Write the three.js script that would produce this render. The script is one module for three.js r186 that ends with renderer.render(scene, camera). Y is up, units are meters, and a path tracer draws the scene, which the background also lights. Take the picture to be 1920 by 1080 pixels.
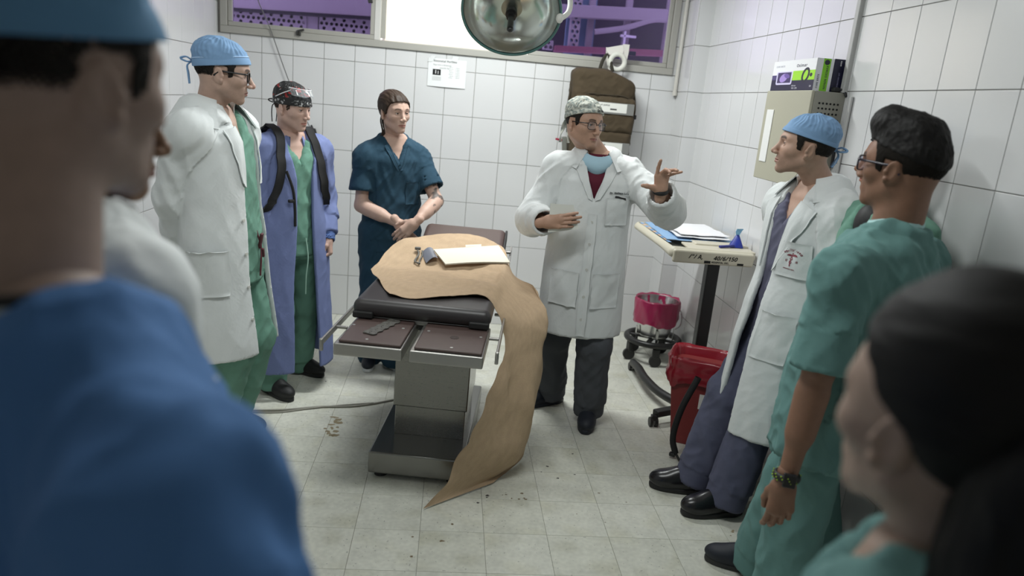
import * as THREE from 'three';
import { RoundedBoxGeometry } from 'three/addons/geometries/RoundedBoxGeometry.js';
import { ImprovedNoise } from 'three/addons/math/ImprovedNoise.js';
import { mergeGeometries } from 'three/addons/utils/BufferGeometryUtils.js';
import { RectAreaLightUniformsLib } from 'three/addons/lights/RectAreaLightUniformsLib.js';
RectAreaLightUniformsLib.init();
const scene = new THREE.Scene();
const renderer = new THREE.WebGLRenderer({ antialias: true });
renderer.toneMapping = THREE.LinearToneMapping;
renderer.toneMappingExposure = 1.14;
renderer.shadowMap.enabled = true;
renderer.shadowMap.type = THREE.PCFSoftShadowMap;
// ------------------------------------------------------------------ camera
const camera = new THREE.PerspectiveCamera(43.556, 1920 / 1080, 0.05, 60);
camera.position.set(1.525, 1.633, 5.186);
camera.rotation.set(-0.25267, -0.09646, 0.09082, 'YXZ');
camera.focus = 3.2; camera.userData.fStop = 1.9;
// ------------------------------------------------------------------ daylight: an overcast sky, seen through the window
scene.background = new THREE.Color().setRGB(1.0, 0.95, 0.90);
scene.backgroundIntensity = 2.6;
// ------------------------------------------------------------------ two fluorescent ceiling fittings (their housings are built further down)
const LAMPS = [[1.72, 2.74, 1.20, 0.90, 0.16, 92], [1.50, 2.74, 3.20, 1.20, 0.30, 17]];
for (const [x, y, z, w, d, power] of LAMPS) {
  const l = new THREE.RectAreaLight(new THREE.Color().setRGB(0.96, 1.0, 0.985), power, w, d);
  l.position.set(x, y, z); l.lookAt(x, 0, z); l.castShadow = true; scene.add(l);
}
// ------------------------------------------------------------------ modelling kit
const noise = new ImprovedNoise();
const N3 = (x, y, z) => noise.noise(x + 31.7, y + 17.3, z + 53.9);
const clamp = (v, a = 0, b = 1) => Math.min(b, Math.max(a, v));
const mix = (a, b, t) => a + (b - a) * t;
const sstep = (a, b, v) => { const t = clamp((v - a) / (b - a)); return t * t * (3 - 2 * t); };
const smin = (a, b, k) => { if (k <= 0) return Math.min(a, b); const h = Math.max(k - Math.abs(a - b), 0) / k; return Math.min(a, b) - h * h * k * 0.25; };
const smax = (a, b, k) => -smin(-a, -b, k);
const R = (deg) => deg * Math.PI / 180;
let seed = 7;
const rnd = () => { seed = (seed * 16807) % 2147483647; return seed / 2147483647; };
const curve = (pts) => (v) => {               // smooth interpolation through [[x, y], ...]
  if (v <= pts[0][0]) return pts[0][1];
  for (let i = 1; i < pts.length; i++) if (v <= pts[i][0]) {
    const [x0, y0] = pts[i - 1], [x1, y1] = pts[i], t = (v - x0) / (x1 - x0);
    return mix(y0, y1, t * t * (3 - 2 * t) * 0.5 + t * 0.5);
  }
  return pts[pts.length - 1][1];
};
const coneD = (a, b, ra, rb) => {
  const [ax, ay, az] = a, dx = b[0] - ax, dy = b[1] - ay, dz = b[2] - az, L = dx * dx + dy * dy + dz * dz || 1e-9;
  return (x, y, z) => {
    const px = x - ax, py = y - ay, pz = z - az, h = clamp((px * dx + py * dy + pz * dz) / L);
    return Math.hypot(px - h * dx, py - h * dy, pz - h * dz) - (ra + (rb - ra) * h);
  };
};
const ellD = (c, r) => (x, y, z) => {
  const px = (x - c[0]) / r[0], py = (y - c[1]) / r[1], pz = (z - c[2]) / r[2], k0 = Math.hypot(px, py, pz), k1 = Math.hypot(px / r[0], py / r[1], pz / r[2]);
  return k1 < 1e-9 ? -Math.min(...r) : k0 * (k0 - 1) / k1;
};
const boxD = (c, h, r) => (x, y, z) => {
  const qx = Math.abs(x - c[0]) - h[0] + r, qy = Math.abs(y - c[1]) - h[1] + r, qz = Math.abs(z - c[2]) - h[2] + r;
  return Math.hypot(Math.max(qx, 0), Math.max(qy, 0), Math.max(qz, 0)) + Math.min(Math.max(qx, qy, qz), 0) - r;
};
const oriented = (f, o, ex, ey, ez) => {      // f in a frame with origin o and turn (Euler, radians)
  const m = new THREE.Matrix4().makeRotationFromEuler(new THREE.Euler(ex, ey, ez)).invert().elements;
  return (x, y, z) => { const a = x - o[0], b = y - o[1], c = z - o[2]; return f(m[0] * a + m[4] * b + m[8] * c, m[1] * a + m[5] * b + m[9] * c, m[2] * a + m[6] * b + m[10] * c); };
};
// elliptical loft along y: rows [y, half width, half depth, z offset, x offset]
const loftD = (rows, top, bottom) => {
  const A = curve(rows.map((r) => [r[0], r[1]])), B = curve(rows.map((r) => [r[0], r[2]])), Z = curve(rows.map((r) => [r[0], r[3] || 0])), X = curve(rows.map((r) => [r[0], r[4] || 0]));
  const y0 = bottom ?? rows[0][0], y1 = top ?? rows[rows.length - 1][0];
  return (x, y, z) => {
    const a = A(y), b = B(y), px = (x - X(y)) / a, pz = (z - Z(y)) / b, k0 = Math.hypot(px, pz), k1 = Math.hypot(px / a, pz / b);
    const d = k1 < 1e-6 ? -Math.min(a, b) : k0 * (k0 - 1) / k1;
    return smax(smax(d, y - y1, 0.02), y0 - y, 0.004);
  };
};
class Blob {
  constructor() { this.ops = []; this.lo = [9, 9, 9]; this.hi = [-9, -9, -9]; }
  grow(p, r) { for (let i = 0; i < 3; i++) { const q = r.length ? r[i] : r; this.lo[i] = Math.min(this.lo[i], p[i] - q); this.hi[i] = Math.max(this.hi[i], p[i] + q); } return this; }
  add(f, k = 0) { this.ops.push([0, f, k]); return this; }
  sub(f, k = 0) { this.ops.push([1, f, k]); return this; }
  hollow(f, k = 0) { (this.inner ??= []).push(f); return this.sub(f, k); }
  cut(f, k = 0) { this.ops.push([2, f, k]); return this; }
  cone(a, b, ra, rb = ra, k = 0.02) { this.grow(a, ra); this.grow(b, rb); return this.add(coneD(a, b, ra, rb), k); }
  chain(pts, rs, k = 0.02, k0 = k) { for (let i = 1; i < pts.length; i++) this.cone(pts[i - 1], pts[i], rs[i - 1], rs[i], i === 1 ? k0 : k); return this; }
  ell(c, r, k = 0.02) { this.grow(c, r); return this.add(ellD(c, r), k); }
  box(c, h, r, k = 0) { this.grow(c, h); return this.add(boxD(c, h, r), k); }
  loft(rows, k = 0.03, top, bottom) { for (const r of rows) this.grow([r[4] || 0, r[0], r[3] || 0], [r[1], 0, r[2]]); return this.add(loftD(rows, top, bottom), k); }
  dist(x, y, z) {
    let d = 1e3;
    for (const [m, f, k] of this.ops) { const v = f(x, y, z); d = m === 0 ? (d > 500 ? v : smin(d, v, typeof k === 'function' ? k(x, y, z) : k)) : m === 1 ? smax(d, -v, k) : smax(d, v, k); }
    return d;
  }
}
// surface of a field on a grid (surface nets); fold(x, y, z, nx, ny, nz) moves the surface along its normal, color gives linear rgb
function surface(B, cell, o = {}) {
  const pad = cell * 2, lo = o.lo || B.lo.map((v) => v - pad), hi = o.hi || B.hi.map((v) => v + pad), D = (x, y, z) => B.dist(x, y, z);
  const [nx, ny, nz] = [0, 1, 2].map((i) => Math.ceil((hi[i] - lo[i]) / cell) + 1), sx = 1, sy = nx, sz = nx * ny;
  const f = new Float32Array(nx * ny * nz), S = 5, busy = [];
  for (let bz = 0; bz < nz; bz += S) for (let by = 0; by < ny; by += S) for (let bx = 0; bx < nx; bx += S) {
    const h = S * cell / 2, v = D(lo[0] + bx * cell + h, lo[1] + by * cell + h, lo[2] + bz * cell + h), skip = Math.abs(v) > h * 3.1;
    for (let k = bz; k < Math.min(bz + S, nz); k++) for (let j = by; j < Math.min(by + S, ny); j++) for (let i = bx; i < Math.min(bx + S, nx); i++)
      f[i + j * sy + k * sz] = skip ? v : D(lo[0] + i * cell, lo[1] + j * cell, lo[2] + k * cell);
    busy.push([bx, by, bz]);
  }
  const id = new Int32Array(nx * ny * nz).fill(-1), pos = [], idx = [];
  const E = [[0, 1], [0, 2], [0, 4], [1, 3], [1, 5], [2, 3], [2, 6], [3, 7], [4, 5], [4, 6], [5, 7], [6, 7]], off = [0, 1, sy, sy + 1, sz, sz + 1, sz + sy, sz + sy + 1];
  for (let k = 0; k < nz - 1; k++) for (let j = 0; j < ny - 1; j++) for (let i = 0; i < nx - 1; i++) {
    const c = i + j * sy + k * sz; let m = 0;
    for (let q = 0; q < 8; q++) if (f[c + off[q]] < 0) m |= 1 << q;
    if (m === 0 || m === 255) continue;
    let x = 0, y = 0, z = 0, n = 0;
    for (const [a, b] of E) {
      if (((m >> a) & 1) === ((m >> b) & 1)) continue;
      const va = f[c + off[a]], t = va / (va - f[c + off[b]]);
      x += (a & 1) + t * ((b & 1) - (a & 1)); y += ((a >> 1) & 1) + t * (((b >> 1) & 1) - ((a >> 1) & 1)); z += (a >> 2) + t * ((b >> 2) - (a >> 2)); n++;
    }
    id[c] = pos.length / 3; pos.push(lo[0] + (i + x / n) * cell, lo[1] + (j + y / n) * cell, lo[2] + (k + z / n) * cell);
  }
  const quad = (a, b, c, d, flip) => { if (a < 0 || b < 0 || c < 0 || d < 0) return; if (flip) idx.push(a, d, c, a, c, b); else idx.push(a, b, c, a, c, d); };
  for (let k = 1; k < nz - 1; k++) for (let j = 1; j < ny - 1; j++) for (let i = 1; i < nx - 1; i++) {
    const c = i + j * sy + k * sz, v = f[c] < 0;
    if (v !== f[c + sx] < 0) quad(id[c - sy - sz], id[c - sz], id[c], id[c - sy], !v);
    if (v !== f[c + sy] < 0) quad(id[c - sz - sx], id[c - sx], id[c], id[c - sz], !v);
    if (v !== f[c + sz] < 0) quad(id[c - sx - sy], id[c - sy], id[c], id[c - sx], !v);
  }
  const n = pos.length / 3, P = new Float32Array(pos), Nn = new Float32Array(n * 3), e = cell * 0.35;
  const grad = (x, y, z) => { const gx = D(x + e, y, z) - D(x - e, y, z), gy = D(x, y + e, z) - D(x, y - e, z), gz = D(x, y, z + e) - D(x, y, z - e), l = Math.hypot(gx, gy, gz) || 1; return [gx / l, gy / l, gz / l, l / (2 * e)]; };
  for (let i = 0; i < n; i++) {
    let x = P[i * 3], y = P[i * 3 + 1], z = P[i * 3 + 2], g = grad(x, y, z);
    const d = clamp(D(x, y, z) / Math.max(g[3], 0.5), -cell * 0.6, cell * 0.6);
    x -= g[0] * d; y -= g[1] * d; z -= g[2] * d;
    if (o.fold) { let w = o.fold(x, y, z, g[0], g[1], g[2]); if (B.inner) for (const q of B.inner) { const v = Math.abs(q(x, y, z)); if (v < cell * 0.3) { w *= -0.35; break; } if (v < 0.03) { w *= 0.35; break; } } x += g[0] * w; y += g[1] * w; z += g[2] * w; }
    P[i * 3] = x; P[i * 3 + 1] = y; P[i * 3 + 2] = z; Nn[i * 3] = g[0]; Nn[i * 3 + 1] = g[1]; Nn[i * 3 + 2] = g[2];
  }
  const G = new THREE.BufferGeometry(); G.setAttribute('position', new THREE.BufferAttribute(P, 3)); G.setIndex(idx);
  { const uv = new Float32Array(n * 2); for (let i = 0; i < n; i++) { uv[i * 2] = (P[i * 3] * 0.8 + P[i * 3 + 2] * 0.6) / 0.4; uv[i * 2 + 1] = P[i * 3 + 1] / 0.4; } G.setAttribute('uv', new THREE.BufferAttribute(uv, 2)); }
  if (o.fold) G.computeVertexNormals(); else G.setAttribute('normal', new THREE.BufferAttribute(Nn, 3));
  if (o.color) { const C = new Float32Array(n * 3); for (let i = 0; i < n; i++) C.set(o.color(P[i * 3], P[i * 3 + 1], P[i * 3 + 2], Nn[i * 3], Nn[i * 3 + 1], Nn[i * 3 + 2]), i * 3); G.setAttribute('color', new THREE.BufferAttribute(C, 3)); }
  return G;
}
// cloth that lies on a field: corners a b c d (counter-clockwise seen from outside) pushed along dir onto the field, lifted off it, with thickness
function patchOn(D, [a, b, c, d], dir, o = {}) {
  const nu = o.nu || 10, nv = o.nv || 10, lift = o.lift ?? 0.002, th = o.th ?? 0.003, pos = [], uv = [], idx = [], back = [];
  const e = 0.004;
  for (let j = 0; j <= nv; j++) for (let i = 0; i <= nu; i++) {
    const u = i / nu, v = j / nv, p = [0, 1, 2].map((q) => mix(mix(a[q], b[q], u), mix(d[q], c[q], u), v));
    let t = 0;
    for (let s = 0; s < 60; s++) { const w = D(p[0] + dir[0] * t, p[1] + dir[1] * t, p[2] + dir[2] * t); t += w * 0.7; if (Math.abs(w) < 0.0004 || t > 0.8) break; }
    if (t > 0.5) t = o.miss ?? 0.1;
    const h = p.map((w, q) => w + dir[q] * t), g = [D(h[0] + e, h[1], h[2]) - D(h[0] - e, h[1], h[2]), D(h[0], h[1] + e, h[2]) - D(h[0], h[1] - e, h[2]), D(h[0], h[1], h[2] + e) - D(h[0], h[1], h[2] - e)], l = Math.hypot(...g) || 1;
    const ed = o.sag ? o.sag * Math.sin(Math.PI * u) * v : 0;
    pos.push(...h.map((w, q) => w + g[q] / l * (lift + th + ed))); back.push(...h.map((w, q) => w + g[q] / l * (lift + ed * 0.6))); uv.push(u * (o.uvk ?? 1), v * (o.uvk ?? 1));
  }
  return slab(pos, back, uv, nu, nv);
}
function slab(front, back, uv, nu, nv) {       // two grids of points joined into one closed sheet
  const idx = [], w = nu + 1, n = w * (nv + 1);
  for (let j = 0; j < nv; j++) for (let i = 0; i < nu; i++) { const q = i + j * w; idx.push(q, q + 1, q + w + 1, q, q + w + 1, q + w, n + q, n + q + w + 1, n + q + 1, n + q, n + q + w, n + q + w + 1); }
  const rim = (p, q) => idx.push(p, n + p, n + q, p, n + q, q);
  for (let i = 0; i < nu; i++) { rim(i + 1, i); rim(nv * w + i, nv * w + i + 1); }
  for (let j = 0; j < nv; j++) { rim(j * w, (j + 1) * w); rim((j + 1) * w + nu, j * w + nu); }
  const G = new THREE.BufferGeometry(); G.setAttribute('position', new THREE.Float32BufferAttribute([...front, ...back], 3)); G.setAttribute('uv', new THREE.Float32BufferAttribute([...uv, ...uv], 2)); G.setIndex(idx); G.computeVertexNormals();
  return G;
}
function sheet(P, th = 0.002) {                // P: rows of points -> closed thin sheet
  const nv = P.length - 1, nu = P[0].length - 1, pos = [], back = [], uv = [];
  const at = (j, i) => P[clamp(j, 0, nv)][clamp(i, 0, nu)];
  for (let j = 0; j <= nv; j++) for (let i = 0; i <= nu; i++) {
    const a = at(j, i + 1), b = at(j, i - 1), c = at(j + 1, i), d = at(j - 1, i), u = a.map((v, q) => v - b[q]), v = c.map((w, q) => w - d[q]);
    const n = [u[1] * v[2] - u[2] * v[1], u[2] * v[0] - u[0] * v[2], u[0] * v[1] - u[1] * v[0]], l = Math.hypot(...n) || 1, p = at(j, i);
    pos.push(...p.map((w, q) => w + n[q] / l * th / 2)); back.push(...p.map((w, q) => w - n[q] / l * th / 2)); uv.push(i / nu, j / nv);
  }
  return slab(pos, back, uv, nu, nv);
}
const plain = (g) => { const q = g.index ? g.toNonIndexed() : g; for (const n of Object.keys(q.attributes)) if (!['position', 'normal'].includes(n)) q.deleteAttribute(n); return q; };
const merge = (...gs) => mergeGeometries(gs.flat().map(plain));
const place = (g, [x, y, z] = [0, 0, 0], [rx, ry, rz] = [0, 0, 0]) => { g.rotateX(rx); g.rotateY(ry); g.rotateZ(rz); g.translate(x, y, z); return g; };
const bx = (w, h, d, at, rot, r = 0.004) => place(r > 0 ? new RoundedBoxGeometry(w, h, d, 2, Math.min(r, w / 2.01, h / 2.01, d / 2.01)) : new THREE.BoxGeometry(w, h, d), at, rot);
const cyl = (r0, r1, h, at, rot, n = 24) => place(new THREE.CylinderGeometry(r0, r1, h, n), at, rot);
const tube = (pts, r, seg = 24, rad = 8, closed = false) => new THREE.TubeGeometry(new THREE.CatmullRomCurve3(pts.map((p) => new THREE.Vector3(...p)), closed), seg, r, rad, closed);
const lathe = (pts, n = 40) => new THREE.LatheGeometry(pts.map((p) => new THREE.Vector2(...p)), n);
const bar = (a, b, w, h) => { const A = new THREE.Vector3(...a), Bv = new THREE.Vector3(...b), L = A.distanceTo(Bv), g = new RoundedBoxGeometry(w, h, L, 2, Math.min(w, h) * 0.2); g.lookAt ? 0 : 0; const m = new THREE.Matrix4().lookAt(Bv, A, new THREE.Vector3(0, 1, 0)); g.applyMatrix4(m); g.translate((a[0] + b[0]) / 2, (a[1] + b[1]) / 2, (a[2] + b[2]) / 2); return g; };
// ------------------------------------------------------------------ scene tree
const names = {};
const numbered = (n) => { const k = names[n] = (names[n] ?? -1) + 1; return k ? n + '_' + String(k).padStart(3, '0') : n; };
function thing(name, label, category, pos = [0, 0, 0], turn = 0, group) {
  const o = new THREE.Group(); o.name = numbered(name); o.position.set(...pos); o.rotation.y = turn; o.userData = { label, category }; if (group) o.userData.group = group; scene.add(o); return o;
}
function part(name, geo, material, parent, label) {
  const m = new THREE.Mesh(geo, material); m.name = name; m.castShadow = m.receiveShadow = true; if (label) m.userData.label = label; parent.add(m); return m;
}
function solo(name, geo, material, label, category, group) { const m = part(numbered(name), geo, material, scene, label); m.userData.category = category; if (group) m.userData.group = group; return m; }
function struct(name, geo, material) { const m = part(name, geo, material, scene); m.userData.kind = 'structure'; return m; }
const M = (r, g, b, rough = 0.8, extra = {}) => new THREE.MeshPhysicalMaterial({ color: new THREE.Color().setRGB(r, g, b), roughness: rough, side: THREE.DoubleSide, ...extra });
const hex = (h, rough = 0.8, extra = {}) => new THREE.MeshPhysicalMaterial({ color: h, roughness: rough, side: THREE.DoubleSide, ...extra });
const vcol = (rough, extra = {}) => new THREE.MeshPhysicalMaterial({ vertexColors: true, roughness: rough, side: THREE.DoubleSide, ...extra });
const lin = (h) => { const c = new THREE.Color(h); return [c.r, c.g, c.b]; };
function canvasTex(w, h, draw) { const c = document.createElement('canvas'); c.width = w; c.height = h; draw(c.getContext('2d'), w, h); const t = new THREE.CanvasTexture(c); t.colorSpace = THREE.SRGBColorSpace; t.magFilter = THREE.LinearFilter; return t; }
// ------------------------------------------------------------------ the room
const XL = -0.083, XR = 3.176, ZB = 6.4, YC = 2.85, TH = 0.2996;   // side walls, wall behind the camera, ceiling, tile height
const grout = M(0.30, 0.29, 0.27, 0.9), plaster = M(0.72, 0.71, 0.68, 0.9), steelDark = M(0.2, 0.2, 0.2, 0.4, { metalness: 0.8 });
const glaze = [0, 1, 2, 3].map((i) => M(0.70 - 0.006 * i, 0.70 - 0.005 * i, 0.705 - 0.006 * i, 0.16 + 0.03 * i, { clearcoat: 0.3, clearcoatRoughness: 0.08 }));
const vinylTex = (n) => { const d = new Uint8Array(256 * 256 * 4); for (let y = 0; y < 256; y++) for (let x = 0; x < 256; x++) { const u = x / 256, v = y / 256; let c = 1 + 0.05 * N3(u * 3, v * 3, n * 9) + 0.05 * N3(u * 14, v * 14, n * 5) + 0.03 * N3(u * 90, v * 90, n); const st = clamp(N3(u * 2.2 + n * 3.3, v * 2.2, 4.4) * 1.6 - 0.10), sp = N3(u * 30, v * 30, n * 7.7) > 0.62 ? 0.80 : 1, i = (x + y * 256) * 4; d[i] = 222 * c * sp * (1 - 0.05 * st); d[i + 1] = 222 * c * sp * (1 - 0.055 * st); d[i + 2] = 212 * c * sp * (1 - 0.08 * st); d[i + 3] = 255; } const t = new THREE.DataTexture(d, 256, 256); t.colorSpace = THREE.SRGBColorSpace; t.magFilter = THREE.LinearFilter; t.minFilter = THREE.LinearMipmapLinearFilter; t.generateMipmaps = true; t.needsUpdate = true; return t; };
const vinyl = [0, 1, 2, 3, 4, 5].map((n) => new THREE.MeshPhysicalMaterial({ map: vinylTex(n), roughness: 0.42, color: new THREE.Color().setRGB(0.93 - 0.02 * (n % 3), 0.93 - 0.02 * (n % 3), 0.92 - 0.025 * (n % 3)) }));
// floor: slab with square vinyl tiles
const floor = struct('floor', bx(XR - XL + 0.4, 0.1, ZB + 0.4, [(XL + XR) / 2, -0.0525, ZB / 2], [0, 0, 0], 0), M(0.30, 0.29, 0.26, 0.9));
{
  const P = 0.248, x0 = 1.741 - 8 * P, z0 = 2.713 - 11 * P, geo = {}, more = [];
  const get = (w, d) => geo[w.toFixed(3) + d.toFixed(3)] ??= new RoundedBoxGeometry(w - 0.0014, 0.006, d - 0.0014, 1, 0.0009);
  for (let i = 0; i < 20; i++) for (let j = 0; j < 30; j++) {
    const a = Math.max(XL, x0 + i * P), b = Math.min(XR, x0 + (i + 1) * P), c = Math.max(0, z0 + j * P), d = Math.min(ZB, z0 + (j + 1) * P); if (b - a < 0.01 || d - c < 0.01) continue;
    const h = Math.floor(rnd() * 6), q = Math.floor(rnd() * 4), g = get(b - a, d - c);
    const m = new THREE.Mesh(g, vinyl[h]); m.name = 'floor_tile'; m.position.set((a + b) / 2, -0.003, (c + d) / 2); if (b - a > P - 0.001 && d - c > P - 0.001) m.rotation.y = q * Math.PI / 2; m.receiveShadow = m.castShadow = true; floor.add(m);
  }
}
// walls of glazed tiles on a bed of grout; a tile has its own bevelled edge
const tileGeo = {};
function tiles(wall, list) {                       // list of [cx, cy, cz, width, height, axis]; axis z: faces +z, x: faces -x or +x
  for (const [cx, cy, cz, w, h, ax] of list) {
    if (w < 0.012 || h < 0.012) continue;
    const key = w.toFixed(3) + h.toFixed(3) + ax, g = tileGeo[key] ??= (() => { const q = new RoundedBoxGeometry(w - 0.003, h - 0.003, 0.008, 1, 0.0016); if (ax === 'x') q.rotateY(Math.PI / 2); return q; })();
    const m = new THREE.Mesh(g, glaze[Math.floor(rnd() * 4)]); m.name = 'tile'; m.position.set(cx, cy, cz); m.rotation.set((rnd() - 0.5) * 0.004, (rnd() - 0.5) * 0.004, 0); m.castShadow = m.receiveShadow = true; wall.add(m);
  }
}
const grid = (u0, u1, pitch, first) => { const r = []; let a = u0; for (let k = 0; ; k++) { const e = first + k * pitch; if (e <= u0 + 1e-4) continue; r.push([a, Math.min(e, u1)]); a = e; if (e >= u1 - 1e-4) break; } return r; };
const rowsY = grid(0, YC, TH, 0);
const WIN = { x0: -0.06, x1: 3.012, y0: 1.905, y1: 2.62 };           // opening in the wall with the window
const wallB = struct('wall_back', merge(
  bx(XR - XL + 0.6, WIN.y0, 0.2, [(XL + XR) / 2, WIN.y0 / 2, -0.1], [0, 0, 0], 0), bx(XR - XL + 0.6, YC - WIN.y1, 0.2, [(XL + XR) / 2, (YC + WIN.y1) / 2, -0.1], [0, 0, 0], 0),
  bx(WIN.x0 - XL + 0.3, WIN.y1 - WIN.y0, 0.2, [(WIN.x0 + XL - 0.3) / 2, (WIN.y0 + WIN.y1) / 2, -0.1], [0, 0, 0], 0), bx(XR + 0.3 - WIN.x1, WIN.y1 - WIN.y0, 0.2, [(XR + 0.3 + WIN.x1) / 2, (WIN.y0 + WIN.y1) / 2, -0.1], [0, 0, 0], 0)), grout);
{
  const L = []; for (const [a, b] of grid(XL, 3.067, 0.205, -0.205)) for (const [c, d] of rowsY) {
    if (d <= WIN.y0 + 0.001 || c >= WIN.y1 - 0.001) { L.push([(a + b) / 2, (c + d) / 2, 0.0005, b - a, d - c, 'z']); continue; }
    if (c < WIN.y0) L.push([(a + b) / 2, (c + WIN.y0) / 2, 0.0005, b - a, WIN.y0 - c, 'z']);
    if (d > WIN.y1) L.push([(a + b) / 2, (d + WIN.y1) / 2, 0.0005, b - a, d - WIN.y1, 'z']);
    const aa = Math.max(a, WIN.x1); if (b - aa > 0.02) { const lo = Math.max(c, WIN.y0), hi = Math.min(d, WIN.y1); L.push([(aa + b) / 2, (lo + hi) / 2, 0.0005, b - aa, hi - lo, 'z']); }
  }
  tiles(wallB, L);
}
const wallR = struct('wall_right', bx(0.2, YC, ZB + 0.4, [XR + 0.1, YC / 2, ZB / 2], [0, 0, 0], 0), grout);
tiles(wallR, grid(0.25, ZB, 0.1925, 0.214).flatMap(([a, b]) => rowsY.map(([c, d]) => [XR - 0.0005, (c + d) / 2, (a + b) / 2, b - a, d - c, 'x'])));
const wallL = struct('wall_left', bx(0.2, YC, ZB + 0.4, [XL - 0.1, YC / 2, ZB / 2], [0, 0, 0], 0), grout);
tiles(wallL, grid(0, ZB, 0.205, 0.045).flatMap(([a, b]) => rowsY.map(([c, d]) => [XL + 0.0005, (c + d) / 2, (a + b) / 2, b - a, d - c, 'x'])));
struct('wall_front', bx(XR - XL + 0.6, YC, 0.2, [(XL + XR) / 2, YC / 2, ZB + 0.1], [0, 0, 0], 0), plaster);
struct('ceiling', bx(XR - XL + 0.6, 0.2, ZB + 0.6, [(XL + XR) / 2, YC + 0.1, ZB / 2], [0, 0, 0], 0), plaster);
// tiled duct in the corner
const duct = struct('wall_duct', bx(XR - 3.067, YC, 0.25, [(XR + 3.067) / 2, YC / 2, 0.125], [0, 0, 0], 0), grout);
tiles(duct, rowsY.flatMap(([c, d]) => [[(3.067 + XR) / 2, (c + d) / 2, 0.2505, XR - 3.067, d - c, 'z'], [3.0665, (c + d) / 2, 0.125, 0.25, d - c, 'x']]));
// ceiling fittings
LAMPS.forEach(([x, y, z, w, d], i) => {
  const t = thing('ceiling_light', i ? 'fluorescent ceiling light nearest the camera' : 'fluorescent ceiling light above the operating table', 'lamp', [x, y, z]);
  part('housing', merge(bx(w + 0.06, 0.10, d + 0.06, [0, 0.056, 0])), M(0.75, 0.75, 0.75, 0.5), t);
  part('diffuser', bx(w, 0.004, d, [0, 0.004, 0], [0, 0, 0], 0), M(0.9, 0.9, 0.9, 0.6, { emissive: new THREE.Color(0.95, 1, 1), emissiveIntensity: 1.2 }), t);
});
// brown spots and scuffs on the vinyl
{
  const brown = M(0.20, 0.15, 0.09, 0.8), rust = M(0.33, 0.27, 0.17, 0.8), darkSpot = M(0.06, 0.055, 0.05, 0.7);
  const spot = (x, z, r, m, k = 1) => { const p = []; for (let i = 0; i < 12; i++) { const a = i / 12 * Math.PI * 2, q = r * (0.6 + 0.7 * rnd()); p.push(new THREE.Vector2(Math.cos(a) * q * k, Math.sin(a) * q)); } const g = new THREE.ExtrudeGeometry(new THREE.Shape(p), { depth: 0.0005, bevelEnabled: false }); g.rotateX(-Math.PI / 2); g.translate(x, 0.0002, z); part('stain', g, m, floor); };
  for (const [x, z, n, sp, r, m] of [[1.03, 1.93, 9, 0.030, 0.010, rust], [1.02, 1.86, 5, 0.03, 0.007, rust], [1.025, 1.78, 6, 0.035, 0.010, rust], [1.945, 1.93, 9, 0.03, 0.004, darkSpot], [1.93, 2.00, 5, 0.025, 0.004, brown], [0.90, 1.30, 3, 0.06, 0.004, darkSpot], [1.88, 2.44, 7, 0.05, 0.005, brown], [1.74, 2.47, 4, 0.03, 0.005, darkSpot], [2.80, 2.66, 6, 0.05, 0.005, rust], [2.25, 2.5, 4, 0.12, 0.004, brown], [1.55, 2.78, 4, 0.12, 0.005, brown], [2.1, 2.15, 5, 0.14, 0.004, darkSpot]]) for (let i = 0; i < n; i++) spot(x + (rnd() - 0.5) * 2 * sp, z + (rnd() - 0.5) * 2 * sp, r * (0.5 + rnd()), m, 0.7 + rnd() * 1.2);
}
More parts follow.
